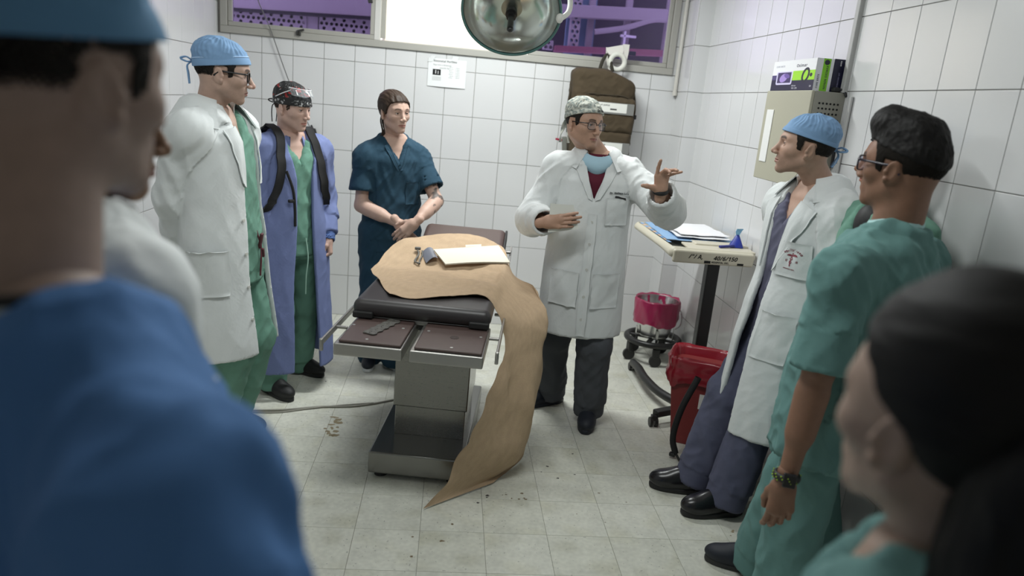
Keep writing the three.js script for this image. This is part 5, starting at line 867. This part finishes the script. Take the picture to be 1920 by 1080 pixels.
// ------------------------------------------------------------------ operating table
const TAB = thing('operating_table', 'stainless steel operating table with dark padded top', 'table', [1.49, 0, 2.05], R(-7));
{
  const steelTex = (() => { const d = new Uint8Array(256 * 256 * 4); for (let y = 0; y < 256; y++) { for (let x = 0; x < 256; x++) { const v = 128 + 60 * N3(x * 0.02, y * 0.9, 1) + 40 * N3(x * 0.1, y * 0.4, 5), i = (x + y * 256) * 4; d[i] = d[i + 1] = d[i + 2] = v; d[i + 3] = 255; } } const t = new THREE.DataTexture(d, 256, 256); t.magFilter = THREE.LinearFilter; t.wrapS = t.wrapT = THREE.RepeatWrapping; t.needsUpdate = true; return t; })();
  const steel = M(0.24, 0.238, 0.225, 0.45, { metalness: 0.8, roughnessMap: steelTex }), steelB = M(0.40, 0.39, 0.37, 0.36, { metalness: 0.9 }), pad = M(0.038, 0.034, 0.035, 0.40), padBrown = M(0.085, 0.056, 0.050, 0.45), rubber = M(0.012, 0.012, 0.012, 0.6);
  part('base', merge(bx(0.415, 0.10, 0.86, [0, 0.075, -0.12], [0, 0, 0], 0.008)), steel, TAB);
  for (const [x, z] of [[-0.16, 0.26], [0.16, 0.26], [-0.16, -0.50], [0.16, -0.50]]) part('levelling_foot', cyl(0.022, 0.028, 0.028, [x, 0.014, z]), rubber, TAB);
  part('column_sleeve', bx(0.318, 0.15, 0.36, [0.022, 0.198, -0.068], [0, 0, 0], 0.004), steel, TAB); part('column', bx(0.335, 0.38, 0.38, [0.022, 0.455, -0.068], [0, 0, 0], 0.006), steel, TAB);
  part('column_head', bx(0.36, 0.05, 0.5, [0.0, 0.665, -0.10]), rubber, TAB);
  // two leg plates
  for (const [x0, x1, k] of [[-0.300, -0.040, 0], [-0.012, 0.268, 1]]) {
    const w = x1 - x0, xc = (x0 + x1) / 2, p = part('leg_plate', merge(bx(w, 0.048, 0.375, [xc, 0.672, 0.378], [0, 0, 0], 0.006)), steelB, TAB);
    part('plate_pad', bx(w - 0.022, 0.012, 0.335, [xc + 0.004, 0.702, 0.385], [0, 0, 0], 0.006), padBrown, p);
    for (const [a, b] of [[-0.4, -0.06], [-0.05, 0.42], [0.36, -0.1]]) part('screw', cyl(0.006, 0.006, 0.002, [xc + a * w * (k ? -1 : 1), 0.709, 0.385 + b * 0.33], [0, 0, 0], 10), M(0.6, 0.6, 0.58, 0.3, { metalness: 0.5 }), p);
    if (k === 0) { const r = []; for (let i = 0; i < 5; i++) for (let j = 0; j < 2; j++) r.push(place(new THREE.TorusGeometry(0.014, 0.0035, 6, 14), [xc - 0.028 + i * 0.014 + j * 0.022, 0.712, 0.445 - i * 0.042 + j * 0.01], [Math.PI / 2, 0, 0])); part('rubber_strap', merge(bx(0.048, 0.006, 0.215, [xc + 0.010, 0.711, 0.362], [0, -0.32, 0]), r), M(0.10, 0.095, 0.085, 0.5), p); }
    else part('worn_mark', cyl(0.018, 0.018, 0.001, [xc + 0.01, 0.7086, 0.40], [0, 0, 0], 16), M(0.05, 0.035, 0.03, 0.6), p);
  }
  // padded sections
  const seat = new Blob(); seat.box([-0.02, 0.750, -0.055], [0.290, 0.037, 0.325], 0.034); part('seat_pad', surface(seat, 0.009), pad, TAB);
  part('seat_frame', bx(0.52, 0.02, 0.60, [-0.02, 0.702, -0.06]), steelB, TAB);
  for (const x of [-0.262, 0.222]) part('hinge', bx(0.085, 0.030, 0.03, [x, 0.726, 0.268], [0, 0, 0], 0.008), rubber, TAB);
  const a = Math.atan(0.344), back = surface((() => { const b = new Blob(); b.box([0, 0, 0], [0.222, 0.036, 0.255], 0.032); return b; })(), 0.009); back.rotateX(a); back.translate(0.035, 0.783 - 0.034 + 0.085, -0.60); part('back_pad', back, padBrown, TAB);
  part('back_frame', place(new RoundedBoxGeometry(0.40, 0.02, 0.46, 2, 0.006), [0.035, 0.785, -0.615], [a, 0, 0]), rubber, TAB);
  part('back_edge', place(new RoundedBoxGeometry(0.012, 0.060, 0.49, 2, 0.005), [0.258, 0.834, -0.60], [a, 0, 0]), rubber, TAB);
  // accessory rails with their posts
  for (const [x, z0, z1] of [[-0.338, -0.1, 0.60], [0.318, -0.1, 0.56]]) { const r = part('side_rail', bx(0.010, 0.026, z1 - z0, [x, 0.705, (z0 + z1) / 2]), steelB, TAB); for (const z of [z0 + 0.12, z1 - 0.2]) part('rail_post', bx(0.05, 0.012, 0.014, [x - Math.sign(x) * 0.022, 0.705, z]), steelB, r); part('rail_stop', bx(0.014, 0.05, 0.012, [x, 0.695, z1 - 0.01]), steelB, r); }
  const r = part('side_rail', place(new RoundedBoxGeometry(0.010, 0.026, 0.40, 2, 0.003), [0.292, 0.78, -0.62], [a, 0, 0]), steelB, TAB); part('rail_post', place(new RoundedBoxGeometry(0.05, 0.014, 0.014, 2, 0.003), [0.27, 0.84, -0.72], [a, 0, 0]), steelB, r);
}
// brown paper drape: near and far edge of the strip, station by station
{
  const top = (lz) => lz > -0.35 ? 0.788 : 0.788 + (-0.35 - lz) * 0.344;
  const near = [[1.296, 0.792, 2.211], [1.399, 0.792, 2.235], [1.521, 0.792, 2.199], [1.636, 0.792, 2.150], [1.701, 0.790, 2.156], [1.765, 0.735, 2.190], [1.793, 0.640, 2.215], [1.775, 0.520, 2.27], [1.725, 0.375, 2.345], [1.655, 0.230, 2.42], [1.590, 0.095, 2.49], [1.500, 0.008, 2.572]];
  const far = [[1.170, 0.800, 1.793], [1.243, 0.848, 1.501], [1.413, 0.902, 1.375], [1.612, 0.912, 1.363], [1.796, 0.889, 1.454], [1.859, 0.805, 1.736], [1.952, 0.793, 2.02], [1.962, 0.616, 2.06], [1.966, 0.383, 2.07], [1.958, 0.158, 2.06], [1.945, 0.020, 2.10], [1.795, 0.010, 2.348]];
  const cn = new THREE.CatmullRomCurve3(near.map((p) => new THREE.Vector3(...p))), cf = new THREE.CatmullRomCurve3(far.map((p) => new THREE.Vector3(...p)));
  const rows = [], NU = 150, NV = 60;
  const dirs = [[3.1, 1.2, 0.3], [-1.6, 3.4, 1.1], [2.2, -3.9, 2.0], [5.1, 2.6, 0.7], [-4.4, 4.9, 1.7], [0.9, 6.3, 2.6]], tri = (v) => Math.abs(((v % 1) + 1) % 1 - 0.5) * 2;
  const crease = (a, b) => dirs.reduce((h, [p, q, r], i) => h + (tri(p * a + q * b + r + 0.35 * N3(a * 2, b * 2, i)) - 0.5) * (i < 3 ? 0.016 : 0.008), 0);
  for (let j = 0; j <= NV; j++) {
    const r = [], v = j / NV;
    for (let i = 0; i <= NU; i++) {
      const u = i / NU, a = cn.getPoint(u), b = cf.getPoint(u), p = a.clone().lerp(b, v), bow = Math.sin(Math.PI * v);
      const on = sstep(0.44, 0.36, u), dx = p.x - 1.49, dz = p.z - 2.05, lz = -0.122 * dx + 0.9925 * dz, lx = 0.9925 * dx + 0.122 * dz;
      const wr = 0.010 * (1 - 2.2 * Math.abs(N3(p.x * 7, p.z * 5 + u * 3, 2.2))) + 0.006 * (1 - 2 * Math.abs(N3(p.x * 17, p.y * 11, p.z * 17))), rise = 0.014 * Math.exp(-(((u - 0.33) / 0.07) ** 2)) * Math.max(0, Math.sin(v * 9 + 1));
      const yt = top(lz) + 0.002 + Math.max(0, wr * 0.35 + crease(p.x, p.z) * (0.38 + 0.55 * sstep(0.2, 0.36, u)) + 0.006) + rise * on;
      p.y = mix(p.y, Math.max(yt, 0.1), on);
      if (u > 0.40) { const k = sstep(0.40, 0.52, u), w = 0.030 * Math.sin(v * 7.5 + u * 4) * bow + 0.016 * (1 - 2 * Math.abs(N3(p.x * 8, p.y * 4, p.z * 8))) + 0.004 * N3(p.x * 25, p.y * 12, p.z * 25) + 0.45 * crease(v * 0.55, u * 2.2) + 0.075 * (0.22 - Math.min(0.22, Math.abs(v - 0.42 - (u - 0.62) * 0.9))); const t = sstep(1.0, 0.82, u); p.x += k * (0.06 * bow * t + w * t * 0.85); p.z += k * (0.05 * bow * t + w * 0.3 * t); }
      if (u > 0.38 && u < 0.52) { const k = sstep(0.38, 0.42, u) * sstep(0.52, 0.46, u); p.y += k * 0.02 * bow; }
      p.y = Math.max(p.y, 0.004 + 0.004 * Math.abs(N3(p.x * 9, 3, p.z * 9)));
      r.push([p.x, p.y, p.z]);
    }
    rows.push(r);
  }
  const kraftTex = (() => { const d = new Uint8Array(256 * 256 * 4); for (let i = 0; i < 65536; i++) { const x = i % 256, y = i >> 8, v = 1 + 0.05 * N3(x * 0.4, y * 0.4, 2) + 0.04 * N3(x * 0.05, y * 0.05, 7); d[i * 4] = 188 * v; d[i * 4 + 1] = 162 * v; d[i * 4 + 2] = 133 * v; d[i * 4 + 3] = 255; } const t = new THREE.DataTexture(d, 256, 256); t.colorSpace = THREE.SRGBColorSpace; t.magFilter = THREE.LinearFilter; t.wrapS = t.wrapT = THREE.RepeatWrapping; t.repeat.set(4, 2); t.needsUpdate = true; return t; })();
  solo('brown_paper_drape', sheet(rows, 0.0016), new THREE.MeshPhysicalMaterial({ map: kraftTex, roughness: 0.85, side: THREE.DoubleSide }), 'crumpled brown paper drape over the operating table trailing to the floor', 'paper');
}
{ // folder and goggles on the drape
  const c = [[1.523, 0.820, 1.705], [1.845, 0.842, 1.665], [1.787, 0.900, 1.525], [1.456, 0.868, 1.590]], cream = M(0.80, 0.72, 0.58, 0.75);
  const t = thing('paper_folder', 'cream paper folder lying on the brown drape', 'folder');
  const lay = (dy, k) => { const rows = []; for (let j = 0; j <= 6; j++) { const r = []; for (let i = 0; i <= 10; i++) { const u = i / 10, v = j / 6, p = [0, 1, 2].map((q) => mix(mix(c[0][q], c[1][q], u), mix(c[3][q], c[2][q], u), v * k)); p[1] += dy + 0.006 * Math.sin(u * 3.1) * (1 - v); r.push(p); } rows.push(r); } return sheet(rows, 0.0016); };
  part('back_cover', lay(0.004, 1.0), cream, t); part('front_cover', lay(0.009, 0.965), M(0.82, 0.76, 0.64, 0.75), t); part('tab', sheet([[[1.62, 0.891, 1.557], [1.70, 0.898, 1.546]], [[1.618, 0.899, 1.540], [1.70, 0.906, 1.529]]], 0.002), cream, t);
  const g = thing('eye_shield', 'small grey folded eye shield on the brown drape', 'goggles', [1.415, 0.825, 1.60]);
  part('lens_shield', place(sheet([0, 1, 2, 3].map((j) => [0, 1, 2, 3, 4].map((i) => [mix(-0.005, 0.05, i / 4), 0.006 + 0.035 * Math.sin(i / 4 * 2.2), mix(0.06, -0.05, j / 3)])), 0.002), [0, 0, 0], [0.25, 0.3, 0]), M(0.20, 0.21, 0.25, 0.3), g);
  part('frame', merge(tube([[-0.04, 0.035, -0.05], [-0.03, 0.02, 0.0], [-0.045, -0.005, 0.05], [-0.02, -0.01, 0.075]], 0.005, 20, 6), tube([[-0.015, 0.03, -0.05], [-0.012, 0.018, 0.0], [-0.022, 0.0, 0.05], [-0.02, -0.01, 0.075]], 0.004, 20, 6), bx(0.03, 0.014, 0.02, [-0.038, 0.04, -0.052])), M(0.14, 0.135, 0.12, 0.5), g);
}
// paper in the doctor's hand
solo('paper_slip', (() => { const c = [[1.990, 1.054, 1.872], [2.128, 1.086, 1.902], [2.094, 1.194, 1.890], [1.990, 1.190, 1.864]], rows = []; for (let j = 0; j <= 4; j++) { const r = []; for (let i = 0; i <= 4; i++) { const u = i / 4, v = j / 4; r.push([0, 1, 2].map((q) => mix(mix(c[0][q], c[1][q], u), mix(c[3][q], c[2][q], u), v) + (q === 2 ? 0.006 * Math.sin(u * 3) : 0))); } rows.push(r); } return sheet(rows, 0.0016); })(), M(0.72, 0.73, 0.68, 0.8), 'small folded white paper held in front of the white coat', 'paper');
// cable on the floor
solo('floor_cable', merge(tube([[0.40, 0.006, 1.78], [0.592, 0.006, 1.731], [0.76, 0.007, 1.700], [0.921, 0.006, 1.645], [1.082, 0.007, 1.619], [1.188, 0.006, 1.571], [1.30, 0.006, 1.50]], 0.0055, 60, 6), tube([[0.55, 0.006, 1.745], [0.72, 0.006, 1.735], [0.86, 0.006, 1.675], [1.0, 0.006, 1.62], [1.19, 0.012, 1.575]], 0.004, 50, 6)), M(0.30, 0.29, 0.25, 0.6), 'grey power cable lying across the floor beside the operating table', 'cable');
// ------------------------------------------------------------------ instrument stand
{
  const cream = M(0.60, 0.56, 0.45, 0.5), blk = M(0.010, 0.010, 0.010, 0.45), t = thing('instrument_stand', 'cream plastic tray on black wheeled column stand', 'stand', [2.955, 0, 1.50]);
  part('column', bx(0.068, 0.86, 0.060, [0.0, 0.495, -0.02], [0, 0, 0], 0.008), blk, t); part('hub', bx(0.13, 0.06, 0.16, [-0.02, 0.07, 0.03], [0, 0, 0], 0.02), blk, t);
  part('leg', tube([[-0.172, 0.055, -0.67], [-0.185, 0.085, -0.5], [-0.19, 0.09, -0.3], [-0.15, 0.085, -0.1], [-0.06, 0.08, 0.04], [0.0, 0.07, 0.04]], 0.026, 40, 10), blk, t);
  part('leg', merge(bar([-0.02, 0.075, 0.05], [-0.25, 0.07, 0.155], 0.05, 0.035)), blk, t); part('leg', bar([0.0, 0.07, 0.0], [0.16, 0.06, 0.15], 0.045, 0.035), blk, t);
  for (const [x, z] of [[-0.172, -0.68], [-0.258, 0.165], [0.165, 0.16]]) { const c = part('caster', merge(cyl(0.026, 0.026, 0.016, [x - 0.014, 0.026, z], [0, 0, Math.PI / 2]), cyl(0.026, 0.026, 0.016, [x + 0.014, 0.026, z], [0, 0, Math.PI / 2]), bx(0.03, 0.03, 0.03, [x, 0.05, z])), blk, t); }
  // tray: shallow moulded basin with a rim
  const tr = part('tray', (() => { const B = new Blob(), o = [-0.032, 0.935, -0.345]; B.box(o, [0.238, 0.040, 0.412], 0.036); B.cut((x, y, z) => ((o[1] - 0.040 - y) + clamp((Math.abs(x - o[0]) - 0.12) * 0.25 + (-0.1 - z) * 0.05, 0, 0.03)) * 0.9, 0.02); B.sub(boxD([o[0], 0.968, o[2]], [0.212, 0.022, 0.388], 0.02), 0.004); return surface(B, 0.008); })(), cream, t);
  part('front_plate', bx(0.44, 0.072, 0.03, [-0.032, 0.928, 0.060], [0, 0, 0], 0.014), cream, tr);
  part('marking', new THREE.PlaneGeometry(0.40, 0.055).translate(-0.032, 0.926, 0.0757), alphaText(512, 72, (c) => { c.font = 'italic bold 40px sans-serif'; c.fillText('/"/ A,', 78, 42); c.fillText('40/6/150', 250, 44); c.font = 'bold 18px sans-serif'; c.fillText('HOSPITAL DEL', 240, 66); c.fillRect(190, 52, 44, 18); c.fillRect(420, 56, 44, 16); }, 0x14130f), tr);
  part('inner_tray', merge(bx(0.36, 0.012, 0.16, [0.02, 0.966, -0.03], [0.03, 0, 0], 0.005), bx(0.30, 0.020, 0.10, [0.05, 0.972, -0.10], [0, 0, 0], 0.008)), M(0.58, 0.54, 0.44, 0.5), tr);
  const strip = []; for (let i = 0; i < 6; i++) strip.push(bx(0.018, 0.003, 0.05, [-0.232, 0.972, -0.68 + i * 0.115], [0, 0, 0], 0.001)); part('blue_edging', merge(strip), M(0.20, 0.36, 0.62, 0.6), tr); const st2 = []; for (let i = 0; i < 5; i++) st2.push(bx(0.018, 0.003, 0.05, [-0.232, 0.9725, -0.62 + i * 0.115], [0, 0, 0], 0.001)); part('peach_edging', merge(st2), M(0.66, 0.46, 0.33, 0.6), tr);
  const p = thing('absorbent_pad', 'pale blue absorbent pad under white papers on the cream tray', 'pad', [2.93, 0.948, 1.10]);
  const pad = (w, d, y, rot, wob) => { const rows = []; for (let j = 0; j <= 10; j++) { const r = []; for (let i = 0; i <= 10; i++) { const a = mix(-w / 2, w / 2, i / 10), b = mix(d / 2, -d / 2, j / 10); r.push([a * Math.cos(rot) - b * Math.sin(rot), y + wob * (0.5 + 0.5 * N3(a * 14, b * 14, y * 50)), a * Math.sin(rot) + b * Math.cos(rot)]); } rows.push(r); } return sheet(rows, 0.003); };
  part('pad', pad(0.40, 0.58, 0.024, 0.04, 0.012), M(0.26, 0.42, 0.64, 0.8), p);
  const q = thing('paper_stack', 'white papers lying on the pale blue pad', 'papers', [2.945, 0.985, 1.12]);
  part('sheet', pad(0.30, 0.46, 0.004, 0.05, 0.010), M(0.80, 0.80, 0.82, 0.8), q); part('sheet', pad(0.29, 0.40, 0.014, -0.04, 0.012), M(0.82, 0.82, 0.84, 0.8), q);
  const f = thing('blue_funnel', 'dark blue plastic scoop with light blue tip on the cream tray', 'scoop', [3.085, 0.975, 1.44]);
  part('cone', place(lathe([[0.050, 0], [0.046, 0.012], [0.012, 0.065], [0.001, 0.068]], 4).rotateY(0.6).scale(1, 1, 0.75), [0, 0.0, 0]), M(0.012, 0.03, 0.30, 0.4), f); part('handle', bar([-0.02, 0.008, 0.02], [-0.11, 0.004, 0.05], 0.016, 0.012), M(0.012, 0.02, 0.20, 0.4), f); part('tip', sheet([[[-0.008, 0.062, 0], [0.008, 0.062, 0]], [[-0.018, 0.085, 0.01], [0.022, 0.088, -0.01]], [[-0.01, 0.098, 0], [0.026, 0.100, 0]]], 0.004), M(0.24, 0.50, 0.74, 0.6), f);
}
// ------------------------------------------------------------------ kick bucket
{
  const t = thing('kick_bucket', 'steel bucket with magenta bag on black wheeled ring', 'bucket', [2.968, 0, 0.575]), blk = M(0.012, 0.012, 0.012, 0.4), st = M(0.6, 0.6, 0.6, 0.22, { metalness: 1 });
  part('bucket', lathe([[0.001, 0.175], [0.105, 0.175], [0.112, 0.19], [0.140, 0.42], [0.146, 0.424], [0.138, 0.424], [0.104, 0.185], [0.001, 0.182]], 48), st, t);
  part('ring_bumper', place(new THREE.TorusGeometry(0.176, 0.021, 12, 56), [0, 0.150, 0], [Math.PI / 2, 0, 0]), blk, t);
  part('carrier', merge([0, 1, 2, 3].map((k) => bar([0, 0.150, 0], [Math.cos(k * Math.PI / 2 + 0.5) * 0.17, 0.150, Math.sin(k * Math.PI / 2 + 0.5) * 0.17], 0.03, 0.014))), blk, t);
  for (let k = 0; k < 5; k++) { const a = k * Math.PI * 0.4 + 0.4, c = Math.cos(a), s = Math.sin(a); part('bracket', merge(bx(0.018, 0.085, 0.006, [c * 0.132, 0.20, s * 0.132], [0, -a + Math.PI / 2, 0])), st, t); const w = part('caster', merge(cyl(0.040, 0.040, 0.022, [c * 0.168, 0.040, s * 0.168], [Math.PI / 2, 0, 0]), bx(0.03, 0.07, 0.05, [c * 0.168, 0.095, s * 0.168], [0, -a, 0], 0.01)), blk, t); }
  part('bail_handle', tube([[0.140, 0.40, 0.02], [0.165, 0.33, 0.05], [0.155, 0.27, 0.07], [0.12, 0.25, 0.09]], 0.004, 16, 6), st, t);
  const bag = (mat, prof, amp, fr, n = 72) => { const rows = prof.map(([r, y], j) => { const w = []; for (let i = 0; i <= n; i++) { const a = i / n * Math.PI * 2, k = amp * (j / prof.length + 0.3) * (Math.sin(a * fr + j) * 0.5 + N3(Math.cos(a) * 5, Math.sin(a) * 5, j * 0.7)); w.push([Math.cos(a) * (r + k), y + k * 0.8 + 0.008 * Math.sin(a * 3 + 1) * (j > prof.length - 3 ? 1 : 0), Math.sin(a) * (r + k)]); } return w; }); return sheet(rows, 0.0016); };
  part('bag', bag(0, [[0.10, 0.22], [0.128, 0.34], [0.140, 0.42], [0.146, 0.435], [0.153, 0.425], [0.152, 0.38], [0.150, 0.33], [0.148, 0.29], [0.142, 0.265]], 0.010, 9), M(0.33, 0.012, 0.075, 0.32, { clearcoat: 0.4 }), t);
}
// ------------------------------------------------------------------ red waste bin and the black backpack beside it
{
  const t = thing('waste_bin', 'red plastic waste bin lined with a red bag', 'bin', [2.865, 0, 1.80], R(-24)), red = M(0.22, 0.028, 0.028, 0.5), film = M(0.26, 0.008, 0.020, 0.3, { clearcoat: 0.3 });
  const prism = (w0, d0, w1, d1, y0, y1) => { const g = new RoundedBoxGeometry(1, y1 - y0, 1, 3, 0.02), p = g.attributes.position; for (let i = 0; i < p.count; i++) { const v = clamp(p.getY(i) / (y1 - y0) + 0.5); p.setX(i, p.getX(i) * mix(w0, w1, v)); p.setZ(i, p.getZ(i) * mix(d0, d1, v)); } g.translate(0, (y0 + y1) / 2, 0); g.computeVertexNormals(); return g; };
  part('body', prism(0.19, 0.17, 0.29, 0.24, 0, 0.42), red, t);
  part('label', place(new RoundedBoxGeometry(0.07, 0.10, 0.002, 1, 0.0008), [0.05, 0.27, 0.1115], [-0.10, 0, 0]), M(0.70, 0.68, 0.64, 0.6), t);
  const n = 96, prof = [[0.70, 0.30], [0.88, 0.40], [0.97, 0.455], [1.06, 0.475], [1.12, 0.462], [1.10, 0.43], [1.08, 0.405], [1.15, 0.39], [1.12, 0.355], [1.06, 0.33]];
  const rows = prof.map(([r, y], j) => { const w = []; for (let i = 0; i <= n; i++) { const a = i / n * Math.PI * 2, c = Math.cos(a), s = Math.sin(a), e = 0.35, x = Math.sign(c) * Math.abs(c) ** e * 0.148, z = Math.sign(s) * Math.abs(s) ** e * 0.124, k = 1 + (j > 2 ? 0.05 : 0.03) * (N3(c * 4, s * 4, j * 0.8) + 0.35 * Math.sin(a * 11 + j * 1.7) + 0.5 * N3(c * 14, s * 14, j * 1.9)); w.push([x * r * k, y + 0.010 * N3(c * 5, s * 5, j) + (j > 7 ? 0.012 * Math.sin(a * 5) : 0), z * r * k]); } return w; });
  part('bag', sheet(rows, 0.0016), film, t);
  const b = thing('floor_backpack', 'black backpack standing on the floor beside the red bin', 'backpack', [2.935, 0, 2.07], R(-40));
  const B = new Blob(); B.box([0, 0.23, 0], [0.15, 0.23, 0.075], 0.06).box([0, 0.16, 0.08], [0.12, 0.13, 0.035], 0.03, 0.02); const m = new THREE.Matrix4().makeRotationFromEuler(new THREE.Euler(0, 0, -0.26)); const g = surface(B, 0.009, { fold: folds([[9, 9, 9, 0.008, 1], [20, 20, 20, 0.004, 1]]) }); g.applyMatrix4(m); g.computeBoundingBox(); g.translate(0, -g.boundingBox.min.y, 0); part('bag', g, M(0.010, 0.010, 0.011, 0.85), b);
  part('strap', merge(tube([[-0.15, 0.44, 0.10], [-0.20, 0.26, 0.13], [-0.22, 0.10, 0.12], [-0.20, 0.03, 0.11]], 0.016, 24, 8), tube([[-0.20, 0.03, 0.11], [-0.15, 0.012, 0.15], [-0.12, 0.01, 0.17]], 0.006, 12, 6)), M(0.014, 0.014, 0.015, 0.8), b); part('buckle', bx(0.03, 0.02, 0.02, [-0.21, 0.022, 0.12]), blackGloss, b);
}
// backpack straps on the man in the violet gown
{
  const J = J4, t = thing('worn_backpack', 'black backpack worn over the violet gown', 'backpack', J.group.position.toArray(), J.group.rotation.y), m = M(0.012, 0.012, 0.013, 0.85);
  const B = new Blob(); B.box(J.U([0, 1.22, -0.225]), [0.145, 0.21, 0.075], 0.06); part('bag', surface(B, 0.010, { fold: folds([[9, 9, 9, 0.006, 1]]) }), m, t);
  for (const s of [-1, 1]) { const pts = [[s * 0.085, 1.36, -0.15], [s * 0.095, 1.47, -0.06], [s * 0.10, 1.475, 0.02], [s * 0.112, 1.40, 0.10], [s * 0.125, 1.28, 0.135], [s * 0.15, 1.16, 0.11], [s * 0.185, 1.08, 0.03]], cv = new THREE.CatmullRomCurve3(pts.map((p) => new THREE.Vector3(...p))), rows = [[], [], []]; for (let i = 0; i <= 40; i++) { const p = cv.getPoint(i / 40); let q = J.U(p.toArray()); for (let k = 0; k < 6; k++) { const d = gown4.D(...q) - 0.013, e = 0.004, g = [gown4.D(q[0] + e, q[1], q[2]) - gown4.D(q[0] - e, q[1], q[2]), gown4.D(q[0], q[1] + e, q[2]) - gown4.D(q[0], q[1] - e, q[2]), gown4.D(q[0], q[1], q[2] + e) - gown4.D(q[0], q[1], q[2] - e)], l = Math.hypot(...g) || 1; if (i < 4) break; q = q.map((v, z) => v - g[z] / l * d * 0.8); } for (let r = 0; r < 3; r++) rows[r].push([q[0] + (r - 1) * 0.022, q[1], q[2]]); } part('shoulder_strap', sheet(rows, 0.009), m, t); }
  part('hose', tube([J.U([-0.11, 1.30, 0.165]), J.U([-0.075, 1.20, 0.172]), J.U([-0.06, 1.10, 0.168]), J.U([-0.055, 1.0, 0.165])], 0.007, 20, 6), m, t); part('clip', bx(0.03, 0.016, 0.02, J.U([-0.085, 1.14, 0.172]), [0, 0, 0], 0.005), m, t);
}
renderer.render(scene, camera);
